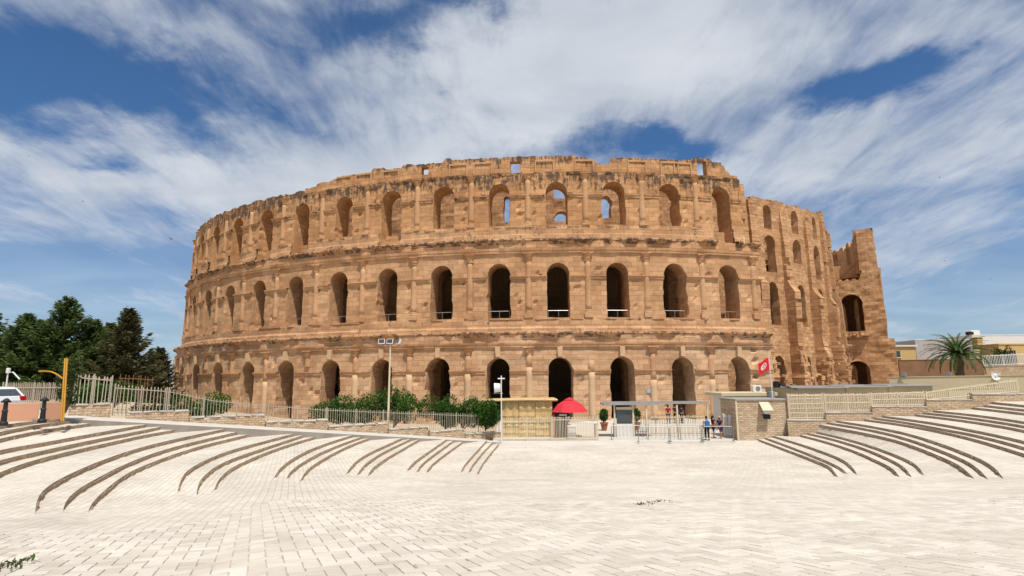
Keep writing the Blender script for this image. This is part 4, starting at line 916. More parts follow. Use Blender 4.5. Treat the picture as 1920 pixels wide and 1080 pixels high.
# parked car, only its tail in view
def car(loc,rz):
    t=thing('parked_car','white hatchback parked behind the pink barrier','car',loc,rz)
    prof=[(-1.95,.42),(-1.98,.75),(-1.9,.95),(-1.45,1.36),(-1.2,1.44),(.1,1.46),(.5,1.38),(1.05,1.0),(1.85,.86),(2.0,.62),(1.98,.34)]
    V=[];F=[]; n=len(prof)
    for y,k in((-.84,.92),(-.8,1),(.8,1),(.84,.92)):
        for x,z in prof:
            tuck=.14*max(0,(z-.9)/.5); yy=y-math.copysign(tuck,y); V.append((x*(1 if abs(y)<.82 else .985),yy,.34+(z-.34)*(1 if abs(y)<.82 else .97)))
    for r in range(3):
        for i in range(n): j=(i+1)%n; F.append((r*n+i,r*n+j,(r+1)*n+j,(r+1)*n+i))
    F+=[tuple(range(n)),tuple(range(4*n-1,3*n-1,-1))]; part('body',V,[f[::-1] for f in F],M['carpaint'],t,False)
    def quad(nm,Q,mat): part(nm,Q,[(0,1,2,3)],mat,t,False)
    quad('rear_window',[(-1.87,-.62,1.0),(-1.87,.62,1.0),(-1.5,.56,1.335),(-1.5,-.56,1.335)],M['glass'])
    for s in(-1,1):
        Q=[(-1.3,s*.80,1.0),(.75,s*.80,1.0),(.35,s*.735,1.34),(-1.15,s*.735,1.36)]; quad('side_window',[(x,y+s*.015,z) for x,y,z in Q],M['glass'])
        b=MB(); b.bbox((-1.9,s*.66,.86),(.16,.3,.24),0,.03); b.build('tail_light',M['redlamp'],t,False)
        for x in(-1.25,1.3):
            b=MB(); b.tube([(x,s*.66,.31),(x,s*.86,.31)],.31,18); wl=b.build('wheel',M['tyre'],t,False); b=MB(); b.tube([(x,s*.80,.31),(x,s*.868,.31)],.19,14); b.build('rim',M['steel'],wl,False)
    b=MB(); b.bbox((-1.97,0,.5),(.14,1.66,.22),0,.04); b.build('bumper',M['carpaint'],t,False)
p=ray(22,740)*29.; car((p[0]-2.1,p[1]+.6,-1.66),math.pi-.25)
# lamp post with three floodlights
def flood(parent,c,yaw,tilt,s=.36,mat='white'):
    b=MB(); b.bbox((0,0,0),(s,s*.35,s*.8),0,.02); V=np.array(b.V); V[:,0]*=(1-.25*(V[:,1]>0)); V[:,2]*=(1-.25*(V[:,1]>0)); rm=np.array(Matrix.Rotation(yaw,3,'Z')@Matrix.Rotation(tilt,3,'X')); V=V@rm.T+np.array(c)
    o=part('floodlight',V,b.F,M[mat],parent); V2=np.array([(-s*.42,-s*.18,-s*.33),(s*.42,-s*.18,-s*.33),(s*.42,-s*.18,s*.33),(-s*.42,-s*.18,s*.33)])@rm.T+np.array(c); part('lens',V2,[(0,1,2,3)],M['glass'],o); return o
p=prom(t_of(727,2.9),2.9); t=thing('lamp_post','tall cream lamp post with three floodlights before the shrubs','lamp post',p); zt=at(727,648,p[1])[2]
b=MB(); b.tube([p-np.array([0,0,.2]),(p[0],p[1],p[2]+.9)],.11,10); b.tube([(p[0],p[1],p[2]+.9),(p[0],p[1],zt+.1)],[.085,.05],10); b.build('pole',M['cream'],t)
b=MB(); b.tube([(p[0]-.75,p[1],zt),(p[0]+.75,p[1],zt)],.03,6); b.build('crossbar',M['steel'],t)
for dx,yw in((-.62,.15),(-.02,-.1),(.62,-1.0)): flood(t,(p[0]+dx,p[1]-.05,zt+.28),yw,-.35,.46)
p=prom(t_of(486,3.4),3.4); t=thing('ground_floodlight','small grey floodlight on the ground behind the picket fence','floodlight',p); b=MB(); b.tube([p,(p[0],p[1],p[2]+.5)],.04,6); b.build('stand',M['steel'],t); flood(t,(p[0],p[1],p[2]+.7),2.6,.4,.42,'steel')
# ------------------------------------------------------------------ vegetation
def leaves(C,D,size,n_up=.3,asp=2.0,seed=0):
    """one leaf quad per centre C, pointing along D"""
    r=np.random.default_rng(seed); n=len(C); D=D/np.linalg.norm(D,axis=1,keepdims=True); A=r.normal(size=(n,3)); A[:,2]+=n_up; S_=np.cross(D,A); S_/=np.linalg.norm(S_,axis=1,keepdims=True)+1e-9
    L_=(size*r.uniform(.6,1.4,n))[:,None]; w=L_/asp; V=np.stack([C-D*L_*.5,C+S_*w*.5,C+D*L_*.5,C-S_*w*.5],1).reshape(-1,3); return V,np.arange(4*n).reshape(n,4)
def conifer(px,D,top_y,width,seed,mat,label,z0=None):
    r=np.random.default_rng(seed); p=ray(px,720)*D; z0=tz(p[0],p[1]) if z0 is None else z0; p[2]=z0; H=at(px,top_y,D)[2]-z0
    t=thing('conifer_tree',label,'tree',p,0,'dark conifers behind the fence')
    b=MB(); b.tube([(0,0,-.3),(.05,0,H*.3),(0,.06,H*.65),(.0,0,H*.97)],[.24,.19,.11,.03],8); b.build('trunk',M['bark'],t,False)
    C=[];Dr=[]; br=MB(); nb=210
    for k in range(nb):
        f=(k+r.random())/nb; z=H*(.03+.95*f); az=r.random()*6.283; L_=width*.52*((1-f)**.85)*(.55+.6*r.random())+.22
        rise=.10+.75*f; m_=int(14+L_*30); q=np.linspace(.15,1,m_); d=np.array([math.cos(az),math.sin(az)])
        P=np.stack([d[0]*L_*q,d[1]*L_*q,z+L_*rise*(q**1.8)-.22*L_*np.sin(q*2.6)],-1)
        if L_>1 and k%2==0: br.tube([P[0],P[m_//2],P[-1]],[.05,.03,.01],4,False)
        sp=.05+.30*L_*.42*(1-q)*np.sqrt(q)*2+.05; side=np.array([-d[1],d[0],0]); e=r.normal(size=m_)
        P=P+side[None]*(e*sp)[:,None]+np.array([0,0,1])[None]*(r.normal(size=m_)*.10-.05*np.abs(e))[:,None]
        dd=np.stack([np.full(m_,d[0]),np.full(m_,d[1]),.25-.5*np.abs(e)*.2],-1)+side[None]*(e*.55)[:,None]+r.normal(size=(m_,3))*.28
        C.append(P);Dr.append(dd)
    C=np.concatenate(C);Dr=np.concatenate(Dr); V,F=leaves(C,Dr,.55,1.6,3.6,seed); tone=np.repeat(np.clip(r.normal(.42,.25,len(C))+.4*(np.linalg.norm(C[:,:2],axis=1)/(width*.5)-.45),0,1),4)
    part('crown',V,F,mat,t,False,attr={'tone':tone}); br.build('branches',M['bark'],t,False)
for a in ((-45,62,575,10.5,1,'pine','dark conifer cut by the left picture edge'),(38,60,588,9.6,2,'pine','dense dark conifer left of the tallest conifer'),(108,61,556,10.6,3,'pine','tallest dark green conifer with a spiky top'),(163,64,598,9.4,4,'pine','conifer with the flat top right of the tallest one'),
          (228,60,577,8.2,5,'pine_brown','brownish conifer nearest the amphitheatre in the tall row'),(70,68,600,10.,6,'pine','shadowed conifer behind the gap left of the tallest'),(196,68,605,9.,8,'pine','shadowed conifer behind the gap beside the brownish one'),(294,74,652,6.5,7,'pine_brown','short conifer touching the amphitheatre edge')):
    conifer(a[0],a[1],a[2],a[3],a[4],M[a[5]],a[6])
def bush(px,py,D,rx,ry,rz,seed,label,mat='leaf',n=3800,leaf=.17,name='shrub',group=None,z0=None):
    r=np.random.default_rng(seed); p=at(px,py,D)
    if z0 is not None: p[2]=z0
    t=thing(name,label,'shrub',p,0,group); k=9; cs=r.normal(size=(k,3))*np.array([rx,ry,rz])*.42; cs[:,2]=np.abs(cs[:,2])*.9+rz*.48; rad=r.uniform(.42,.62,k)
    i=r.integers(0,k,n); d=r.normal(size=(n,3)); d/=np.linalg.norm(d,axis=1,keepdims=True); q=cs[i]+d*(rad[i]*r.uniform(.72,1.06,n))[:,None]*np.array([rx,ry,rz]); q[:,2]=np.maximum(q[:,2],.05+r.random(n)*.3)
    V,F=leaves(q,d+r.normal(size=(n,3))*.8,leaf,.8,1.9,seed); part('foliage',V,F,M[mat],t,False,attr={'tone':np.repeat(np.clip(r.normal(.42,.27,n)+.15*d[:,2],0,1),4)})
    b=MB()
    for k_ in range(5): e=cs[k_]*.9; b.tube([(0,0,-.1),e*.4+np.array([.1,0,.1]),e],[.05,.035,.015],5,False)
    b.build('stems',M['bark'],t,False); return t
G_='green shrubs inside the fence'
for a in ((634,798,43.5,1.75,1.3,1.45,11,'dark green shrub left of the lamp post, leftmost of its clump'),(686,798,43.,1.9,1.4,1.75,12,'dark green shrub directly left of the lamp post'),(738,799,43.5,1.6,1.4,1.8,13,'dark green shrub behind and right of the lamp post'),
          (836,803,44.5,1.35,1.2,1.55,14,'dark green shrub left of the shaggy one by the reed hut'),(868,804,44.8,1.3,1.2,1.45,15,'dark green shrub in the middle of the clump by the reed hut'),(910,805,44.2,1.35,1.2,1.5,16,'shaggy light green shrub touching the reed hut')): bush(*a,group=G_)
bush(380,785,37,1.35,1.2,1.0,21,'round green bush behind the leaning pickets','leaf',3200,.15)
for px,lab in((262,'low dark hedge plant left of the hedge row'),(300,'low dark hedge plant in the middle of the hedge row'),(334,'low dark hedge plant next to the round bush')): bush(px,781,34.5,.75,.7,.5,px,lab,'leaf_dry',1500,.12,group='low hedge behind the fence')
bush(168,766,31,1.3,1.,.9,31,'bright green bush behind the tall gate panel','leaf',2200,.15); bush(122,770,26.6,.45,.4,1.6,32,'dark creeper clump beside the ochre post','leaf_dry',1500,.12); bush(215,760,33,1.5,1.,.8,33,'green bush behind the brown gate leaf','leaf',2000,.15)
# palm
def palm(px,py,D,R_,label):
    r=np.random.default_rng(5); p=at(px,py,D); p[2]-=2.0; t=thing('palm_tree',label,'palm',p); H=4.3
    b=MB(); b.lathe((0,0,0),[(.55,0),(.48,.6),(.5,1.6),(.52,2.6),(.62,3.4),(.7,4.0),(.3,4.5)],12); V=np.array(b.V); V[:,:2]*=(1+.13*np.sign(np.sin(V[:,2:3]*14+np.arctan2(V[:,1:2],V[:,0:1])*3))); part('trunk',V,b.F,M['bark'],t,False)
    for k in range(74):
        az=k*2.399+r.random()*.3; f=k/74; el=1.38-1.25*f+r.normal()*.08; L_=R_*(.9+.25*r.random()); m_=16; x=z=0; pts=[]; e=el
        for i in range(m_+1): pts.append((x,z)); x+=L_/m_*math.cos(e); z+=L_/m_*math.sin(e); e-=(.065+.04*f)*(1+.4*i/m_)
        d=np.array([math.cos(az),math.sin(az),0]); sd=np.array([-d[1],d[0],0]); P=[d*a+np.array([0,0,H+c]) for a,c in pts]; V=[];F=[]
        rb=MB(); rb.tube(P[::4],[.05,.035,.025,.015,.008],4,False); V=list(map(tuple,rb.V)); F=list(rb.F)
        for i in range(2,m_*3):
            q=i/(m_*3)*m_; j=int(q); c=P[j]*(1-(q-j))+P[min(j+1,m_)]*(q-j); tg_=P[min(j+1,m_)]-P[j]; tg_=tg_/np.linalg.norm(tg_); ll=.62*math.sin(min(1,.25+q/m_*.9)*2.6)**.7*(1-.55*q/m_)
            for s in(-1,1):
                dr=tg_*.62+sd*s*.75+np.array([0,0,.22+.15*r.normal()]); dr/=np.linalg.norm(dr); e_=c+dr*ll-np.array([0,0,.14*ll]); bb=len(V); wv=tg_*.05; V+= [tuple(c-wv),tuple(c+wv),tuple(e_)]; F.append((bb,bb+1,bb+2))
        o=part('frond',V,[tuple(f_) for f_ in F],M['palm'],t,False,attr={'tone':np.full(len(V),float(np.clip(r.normal(.45,.25),0,1)))})
palm(1799,700,75,4.3,'spreading date palm in front of the white houses')
# ------------------------------------------------------------------ gate area
GZ=-4.42
def gpt(px,D,z=GZ): p=ray(px,800)*D; return np.array([p[0],p[1],z])
def hgt(py,D,px=1000): return at(px,py,D)[2]
# reed hut
D0=45.2; xa,xb=gpt(941,D0)[0],gpt(1036,D0)[0]; zt=hgt(752,D0); t=thing('reed_hut','flat roofed hut clad in golden reed mats beside the red umbrella','hut',((xa+xb)/2,D0+1.5,GZ))
for i in range(3):
    for j,(z0,z1) in enumerate(((GZ-.02,GZ+1.05),(GZ+1.08,zt-.02))):
        a=xa+(xb-xa)*i/3; b_=xa+(xb-xa)*(i+1)/3; m_=MB(); n=10
        Vr=[];Fr=[]
        for ii in range(n+1):
            for jj in range(7):
                x=a+.01+(b_-a-.02)*ii/n; z=z0+(z1-z0)*jj/6; Vr.append((x,D0+.05*math.sin(ii*1.3+j+i*2)+.04*math.sin(jj*2.2+i)+.02*random.random()-.06*j,z+.02*math.sin(ii*2+i)))
        Fr=[(ii*7+jj,(ii+1)*7+jj,(ii+1)*7+jj+1,ii*7+jj+1) for ii in range(n) for jj in range(6)]; part('reed_mat',Vr,Fr,M['reed'],t)
m_=MB(); m_.box((xa+.05,D0+1.5,(GZ+zt)/2-.05),(.1,2.9,zt-GZ-.1)); m_.box((xb-.05,D0+1.5,(GZ+zt)/2-.05),(.1,2.9,zt-GZ-.1)); m_.box(((xa+xb)/2,D0+2.95,(GZ+zt)/2-.05),(xb-xa-.2,.1,zt-GZ-.1)); m_.build('side_wall',M['reed'],t)
m_=MB(); rx0=gpt(908,D0)[0]
for k in range(26):
    y=D0-.25+k*.135; m_.tube([(rx0+random.random()*.4,y,zt+.02+.03*random.random()),((xa+xb)/2,y,zt+.07+.04*random.random()),(xb+.25+random.random()*.25,y,zt+.05+.05*random.random())],.085,5)
m_.build('roof',M['reed'],t)
# fence before the hut
fence('picket_fence','cream picket fence in front of the reed hut',[gpt(942,42.9,-4.5),gpt(1034,42.9,-4.46)],[1.72,1.72],30,mat=M['cream'],w=.035,posts=3,rails=(.1,.83))
fence('picket_fence','cream picket fence in front of the white counter',[gpt(1036,42.9,-4.46),gpt(1121,42.9,-4.42)],[1.74,1.74],30,mat=M['cream'],w=.035,posts=2,rails=(.1,.86))
# umbrella, fridge, counter
p=gpt(1069,45.0); t=thing('parasol','red canvas parasol with a vented top beside the reed hut','umbrella',p); za=hgt(749,45.); ze=hgt(772,45.); rx=.5*(gpt(1104,45)[0]-gpt(1034,45)[0])
b=MB(); b.tube([(0,0,0),(0,0,za-GZ+.1)],.03,8); b.build('pole',M['white'],t,False)
V=[(0,0,za-GZ)];F=[]; n=8
for r_,z in((.3,.92),(.68,.60),(1.,.0)):
    for k in range(n*2):
        a=k*math.pi/n+.2; sag=1-.05*(k%2); V.append((rx*r_*sag*math.cos(a),rx*r_*sag*math.sin(a),(ze-GZ)+(za-ze)*(z+(.02 if k%2 else 0))-.05*r_*(k%2)))
for k in range(n*2):
    j=(k+1)%(n*2); F.append((0,1+k,1+j))
    for r in range(2): F.append((1+r*16+k,1+(r+1)*16+k,1+(r+1)*16+j,1+r*16+j))
part('canopy',V,F,M['red'],t,False); V2=[(0,0,za-GZ+.16)]+[(rx*.3*math.cos(k*math.pi/8),rx*.3*math.sin(k*math.pi/8),za-GZ-.03) for k in range(16)]; part('vent_cap',V2,[(0,1+k,1+(k+1)%16) for k in range(16)],M['red'],t,False)
b=MB()
for k in range(8): a=k*math.pi/4+.2; b.tube([(0,0,za-GZ-.1),(rx*.98*math.cos(a),rx*.98*math.sin(a),ze-GZ-.02)],.012,4)
b.build('ribs',M['steel'],t,False)
x0,x1=gpt(1038,44.6)[0],gpt(1068,44.6)[0]; t=thing('drinks_fridge','dark drinks fridge with a red and white edge under the parasol','fridge',((x0+x1)/2,44.9,GZ)); b=MB(); b.bbox((0,0,.93),(x1-x0,.7,1.86),0,.03); b.build('cabinet',M['black'],t,False)
b=MB(); b.box((.02,-.362,1.0),(x1-x0-.25,.02,1.3)); b.build('door',M['glass'],t,False); b=MB(); b.box((-(x1-x0)/2+.04,-.37,.95),(.08,.03,1.75)); b.build('edge_strip',M['flagred'],t,False); b=MB(); b.box((.12,-.37,1.73),(.6,.03,.14)); b.build('header_strip',M['white'],t,False)
x0,x1=gpt(1066,44.2)[0],gpt(1120,44.2)[0]; t=thing('counter','white topped counter behind the cream pickets','counter',((x0+x1)/2,44.3,GZ)); b=MB(); b.bbox((0,0,1.15),(x1-x0,.8,.1),0,.02); b.build('top',M['white'],t,False)
for sx in(-1,1): b=MB(); b.box((sx*((x1-x0)/2-.12),0,.55),(.1,.7,1.1)); b.build('leg',M['cream'],t,False)
p=gpt(1072,43.7); t=thing('cool_box','small white cool box standing in front of the counter','cooler',p); b=MB(); b.bbox((0,0,.45),(.62,.5,.9),0,.04); b.build('body',M['white'],t,False); b=MB(); b.bbox((0,0,.94),(.66,.54,.09),0,.03); b.build('lid',M['white'],t,False)
# white pole with drum lamp
D1=42.6; p=gpt(940,D1); t=thing('signal_pole','thin white pole with a drum shaped lamp and a small cross bar','pole',p); b=MB(); zc=hgt(704,D1)-GZ; b.tube([(0,0,0),(0,0,zc)],.04,8); b.build('pole',M['white'],t,False); b=MB(); b.tube([(-.26,0,zc-.22),(.26,0,zc-.22)],.05,6); b.build('cross_bar',M['white'],t,False)
zl=hgt(727,D1)-GZ; b=MB(); b.tube([(-.52,-.05,zl),(-.06,-.05,zl+.02)],[.36,.30],16); b.build('drum_lamp',M['white'],t,False); b=MB(); b.tube([(-.6,0,zl-.4),(.1,0,zl-.4)],.025,6); b.build('bracket',M['steel'],t,False)
# potted plants
def pot(px,D,lab,seed):
    r=np.random.default_rng(seed); p=gpt(px,D,-4.3); t=thing('potted_plant',lab,'plant',p,0,'potted plants by the arches'); b=MB(); b.lathe((0,0,0),[(.22,0),(.32,.5),(.37,.52),(.37,.62),(.31,.62),(.29,.56)],14); b.build('pot',M['terracotta'],t,False)
    n=900; d=r.normal(size=(n,3)); d/=np.linalg.norm(d,axis=1,keepdims=True); q=d*r.uniform(.25,.45,n)[:,None]*np.array([.85,.85,1.25])+np.array([0,0,1.25]); V,F=leaves(q,d+r.normal(size=(n,3))*.7,.17,.8,2,seed); part('foliage',V,F,M['leaf'],t,False,attr={'tone':np.repeat(np.clip(r.normal(.35,.25,n),0,1),4)})
    b=MB(); b.tube([(0,0,.6),(.02,0,1.4)],.03,5); b.build('stem',M['bark'],t,False)
pot(1133,50,'potted plant left of the ticket shelter',1); pot(1194,50,'potted plant seen over the ticket booth fence',2)
# ticket shelter
D2=44.6; t=thing('ticket_shelter','open steel ticket shelter with a glazed booth and flat grey roof','shelter',gpt(1230,D2)); zr=hgt(760,D2)
b=MB(); xa,xb=gpt(1132,D2)[0],gpt(1329,D2)[0]; b.box(((xa+xb)/2-1.9,D2+.6,zr+.05),((xb-xa)-3.8,1.9,.1)); b.box(((xa+xb)/2,D2-.2,zr+.14),(xb-xa,.12,.16)); b.box(((xa+xb)/2,D2+1.3,zr+.14),(xb-xa,.12,.16)); b.build('roof',M['roofgrey'],t)
for px,dy in((1153,0),(1188,0),(1213,-.15),(1271,-.15),(1328,0),(1213,1.25),(1328,1.25)):
    q=gpt(px,D2+dy); b=MB(); b.box((q[0],q[1],(GZ+zr)/2),(.12,.12,zr-GZ)); b.build('post',M['cream'],t)
xa,xb=gpt(1155,D2)[0],gpt(1187,D2)[0]; xm=(xa+xb)/2
b=MB(); b.box((xm,D2-.02,GZ+.5),(xb-xa-.1,.06,1.0)); b.box((xa+.02,D2+.7,GZ+.5),(.05,1.3,1.0)); b.build('booth_panel',M['whitewall'],t)
b=MB(); b.box((xm,D2,GZ+1.55),(xb-xa-.12,.02,1.05)); b.build('booth_window',M['glass'],t); b=MB(); b.box((xm,D2-.01,GZ+2.2),(xb-xa-.1,.05,.2)); b.build('booth_header',M['cream'],t)
fence('picket_fence','cream picket fence under the ticket shelter',[gpt(1190,46.6,-4.36),gpt(1269,46.6,-4.36)],[1.45,1.45],26,mat=M['cream'],w=.035,posts=3)
fence('picket_fence','cream picket fence right of the ticket shelter middle post',[gpt(1274,46.6,-4.36),gpt(1326,46.6,-4.36)],[1.5,1.5],16,mat=M['cream'],w=.035,posts=2)
fence('picket_gate','white picket gate at the corner of the stone guard house',[gpt(1357,44.2,-4.36),gpt(1381,43.4,-4.38)],[1.7,1.7],9,mat=M['white'],w=.045,posts=2,cat='gate')
def barrier(px0,px1,D,lab):
    a,b_=gpt(px0,D,-4.46),gpt(px1,D,-4.46); t=thing('crowd_barrier',lab,'barrier',(a+b_)/2,0,'grey tube crowd barriers'); d=(b_-a); e=d/np.linalg.norm(d); m_=MB(); h=1.05
    m_.tube([a,a+np.array([0,0,h-.1]),a+e*.1+np.array([0,0,h]),b_-e*.1+np.array([0,0,h]),b_+np.array([0,0,h-.1]),b_],.028,6); m_.tube([a+np.array([0,0,.18]),b_+np.array([0,0,.18])],.02,6); m_.build('frame',M['steel'],t)
    m_=MB(); 
    for q in(a,b_): m_.box(q+np.array([0,0,.03]),(.06,.5,.05))
    m_.build('feet',M['steel'],t)
    n=max(3,int(np.linalg.norm(d)/.28)); bm_=MB(); bm_.box((0,0,(h+.16)/2),(.016,.016,h-.2)); bme=mesh('bar',bm_.V,bm_.F,M['steel'])
    for k in range(1,n): q=a+d*k/n; link('bar',bme,t,q-np.array(t.location))
for a in((1146,1212,43.2,'crowd barrier in front of the ticket booth'),(1215,1271,43.1,'crowd barrier behind the front row, left of the middle post'),(1275,1327,43.0,'crowd barrier behind the front row, right of the middle post'),(1196,1253,41.7,'front row crowd barrier, leftmost of three'),(1256,1314,41.7,'front row crowd barrier, middle of three'),(1317,1374,41.9,'front row crowd barrier beside the visitors')): barrier(*a)
# ------------------------------------------------------------------ stone guard house, kiosk, flag
D3=42.6; a=gpt(1383,D3,-4.7); zt=hgt(753,D3); xr=gpt(1478,D3)[0]; t=thing('guard_house','coursed stone guard house block with a grey coping and wall lamp','guard house',(a[0]+2,D3+1.5,-4.7)); t['kind']='thing'
m_=MB(); m_.box(((a[0]+xr)/2,D3+1.6,(zt-4.7)/2),(xr-a[0],3.2,zt+4.7)); masonry('wall',m_,t); m_=MB(); m_.bbox(((a[0]+xr)/2,D3+1.6,zt+.06),(xr-a[0]+.16,3.36,.12),0,.02); m_.build('coping',M['roofgrey'],t)
m_=MB(); m_.box((a[0]-.03,D3-.05,(zt-4.6)/2),(.12,.12,zt+4.5)); m_.build('corner_post',M['cream'],t)
q=at(1437,761,D3-.45); t=thing('wall_lamp','wall lamp with a cream hood on the stone guard house','wall lamp',(q[0],D3-.25,q[2])); m_=MB(); m_.add([(-.4,-.45,-.3),(.4,-.45,-.3),(.36,.26,.3),(-.36,.26,.3),(-.4,-.45,-.34),(.4,-.45,-.34),(.36,.26,.26),(-.36,.26,.26)],[(0,1,2,3),(7,6,5,4),(0,4,5,1),(1,5,6,2),(2,6,7,3),(3,7,4,0)]); m_.build('hood',M['cream'],t,False)
m_=MB(); m_.bbox((.05,-.02,-.42),(.36,.34,.34),0,.03); m_.build('housing',M['white'],t,False); m_=MB(); m_.bbox((.05,-.02,-.78),(.42,.36,.34),0,.04); m_.build('lamp_body',M['black'],t,False); m_=MB(); m_.box((.05,.2,-.45),(.1,.25,.1)); m_.build('bracket',M['steel'],t,False)
D4=49.5; xa,xb=gpt(1357,D4)[0],gpt(1452,D4)[0]; zt=hgt(744,D4); t=thing('kiosk','low white kiosk with a projecting flat roof behind the guard house','kiosk',((xa+xb)/2,D4+1.6,-4.35))
m_=MB(); m_.box(((xa+xb)/2+.1,D4+1.8,(zt-4.35)/2),(xb-xa-.5,3,zt+4.35)); m_.build('wall',M['whitewall'],t); m_=MB(); m_.bbox(((xa+xb)/2,D4+1.5,zt+.14),(xb-xa+.5,4.2,.28),0,.03); m_.build('roof',M['creamwall'],t)
m_=MB(); m_.box((xa+.95,D4+.28,-3.0),(1.0,.05,1.9)); m_.build('window',M['glass'],t); m_=MB(); m_.box((xa+2.4,D4+.28,-3.2),(.9,.05,2.2)); m_.build('door',M['dark'],t)
q=at(1419,738,D4+1); t=thing('air_conditioner','grey air conditioner unit on the kiosk roof','air conditioner',(q[0],q[1],zt+.28)); m_=MB(); m_.bbox((0,0,.3),(.75,.4,.56),0,.03); m_.build('casing',M['white'],t,False); m_=MB(); m_.tube([(.05,-.23,.3),(.05,-.19,.3)],.2,14); m_.build('fan_grille',M['steel'],t,False)
q=gpt(1450,D3+2.6,hgt(753,D3)+.12); t=thing('meter_box','small grey meter box at the flag pole foot','box',q); m_=MB(); m_.bbox((0,0,.24),(.5,.4,.48),0,.03); m_.build('casing',M['steel'],t,False); m_=MB(); m_.box((0,-.21,.24),(.4,.02,.36)); m_.build('door',M['roofgrey'],t,False)
q=gpt(1453,D3+2.2,hgt(753,D3)+.12); zf=hgt(671,D3+2.2); t=thing('flag_pole','white flag pole on the stone guard house','flag pole',q); m_=MB(); m_.tube([(0,0,0),(-.06,0,zf-q[2])],[.04,.028],8); m_.build('pole',M['white'],t,False); m_=MB(); m_.lathe((-.06,0,zf-q[2]),[(.02,0),(.05,.03),(.05,.07),(.01,.1)],8); m_.build('finial',M['white'],t,False)
fl=thing('flag','red flag with a white disc, red crescent and star','flag',(q[0]-.08,q[1],zf-.1)); L_,H_=.98,1.0
def flagpt(u,v,o=0): return (-u*.86,-.08*math.sin(u*5.5+v)*u-o,-v*.95-.42*u+.06*math.sin(u*6))
n=14; V=[flagpt(L_*i/n,H_*j/10) for i in range(n+1) for j in range(11)]; part('cloth',V,[(i*11+j,(i+1)*11+j,(i+1)*11+j+1,i*11+j+1) for i in range(n) for j in range(10)],M['flagred'],fl,False)
def disc(nm,pts,mat,o): 
    for s in(-1,1): part(nm,[flagpt(*p,o*s) for p in pts],[tuple(range(len(pts)))],M[mat],fl,False)
cu,cv=.5,.5; disc('white_disc',[(cu+.25*math.cos(k*.2618),cv+.25*math.sin(k*.2618)) for k in range(24)],'white',.012)
cr=[(cu+.18*math.cos(a),cv+.18*math.sin(a)) for a in np.linspace(.75,5.53,20)]+[(cu+.045+.145*math.cos(a),cv+.145*math.sin(a)) for a in np.linspace(5.35,.93,20)]
for k in range(19): disc('crescent',[cr[k],cr[k+1],cr[38-k],cr[39-k]],'flagred',.02) if k%1==0 else None
st_=[(cu+.06+(.085 if k%2==0 else .035)*math.cos(k*math.pi/5+math.pi),cv+(.085 if k%2==0 else .035)*math.sin(k*math.pi/5+math.pi)) for k in range(10)]; disc('star',st_,'flagred',.02)
q=at(1462,722,47.5); t=thing('covered_floodlight','dark covered floodlight with a slumped tarpaulin on the flat roof','floodlight',(q[0],q[1],hgt(733,47.5))); m_=MB(); m_.bbox((-.25,0,.45),(.5,.5,.55),.3,.1); m_.build('lamp_body',M['black'],t,False)
Vt=[];nn=8
for i in range(nn+1):
    for j in range(5): x=-.2+1.5*i/nn; Vt.append((x,-.35+.7*j/4,.62*max(0,1-(i/nn)**.8)*(1-.3*abs(j-2)/2)+.05+.05*math.sin(i*2+j)))
part('tarpaulin',Vt,[(i*5+j,(i+1)*5+j,(i+1)*5+j+1,i*5+j+1) for i in range(nn) for j in range(4)],M['black'],t,False)
# ------------------------------------------------------------------ right: retaining walls, lattice fence, sheds, houses
dW=(WR-WL); dWu=dW/np.linalg.norm(dW[:2]); nW=np.array([-dWu[1],dWu[0],0])
def wpt(px,z,o=0):
    r=ray(px,770); P=WL+nW*o; k=(nW@P)/(nW@r); p=r*k; return np.array([p[0],p[1],z])
segs=((1474,1546,788,'below the lattice fence beside the guard house'),(1546,1634,774,'second from the guard house'),(1634,1737,763,'in the middle of the right slope'),(1737,1824,750,'below the pale yellow wall'),(1824,1990,739,'at the top of the right steps'))
for a,b_,yt,lab in segs:
    z=at((a+b_)/2,yt,wpt((a+b_)/2,0,.3)[1])[2]; pa,pb=wpt(a,0,.25),wpt(b_,0,.25); c=(pa+pb)/2; t=thing('retaining_wall','tan rubble retaining wall '+lab,'wall',(c[0],c[1],z-2),0,'stepped retaining walls on the right'); t['kind']='thing'
    an=math.atan2(dW[1],dW[0]); m_=MB(); L_=np.linalg.norm(pb-pa); m_.box((c[0],c[1],z-1.35),(L_-.01,.45,2.7),an); masonry('stonework',m_,t); k=max(2,int(L_/.8)); m_=MB()
    for i in range(k): q=pa+(pb-pa)*(i+.5)/k; m_.box((q[0],q[1],z+.035),(L_/k-.02,.52,.07),an,.015)
    m_.build('coping',M['concrete'],t)
def backwall(a,b_,y0,y1,o,label,mat='masonry'):
    pa,pb=wpt(a,0,o),wpt(b_,0,o); za=at(a,y0,pa[1])[2]; zb=at(b_,y1,pb[1])[2]; c=(pa+pb)/2; t=thing('boundary_wall',label,'wall',(c[0],c[1],-4.5)); t['kind']='thing'; d=nW*.3
    V=[];F=[(0,1,3,2),(2,3,5,4),(4,5,7,6),(0,2,4,6),(1,7,5,3)]
    for q0,z0 in((pa-d*.5,-4.6),(pa-d*.5,za),(pa+d*.5,za),(pa+d*.5,-4.6)):
        V.append((q0[0],q0[1],z0)); q1=q0+(pb-pa); V.append((q1[0],q1[1],z0 if z0<-4 else zb))
    part('stonework',V,F,M[mat],t,uv=uvbox(V)); return t
backwall(1476,1752,738,742,1.6,'long coursed stone wall behind the lattice fence')
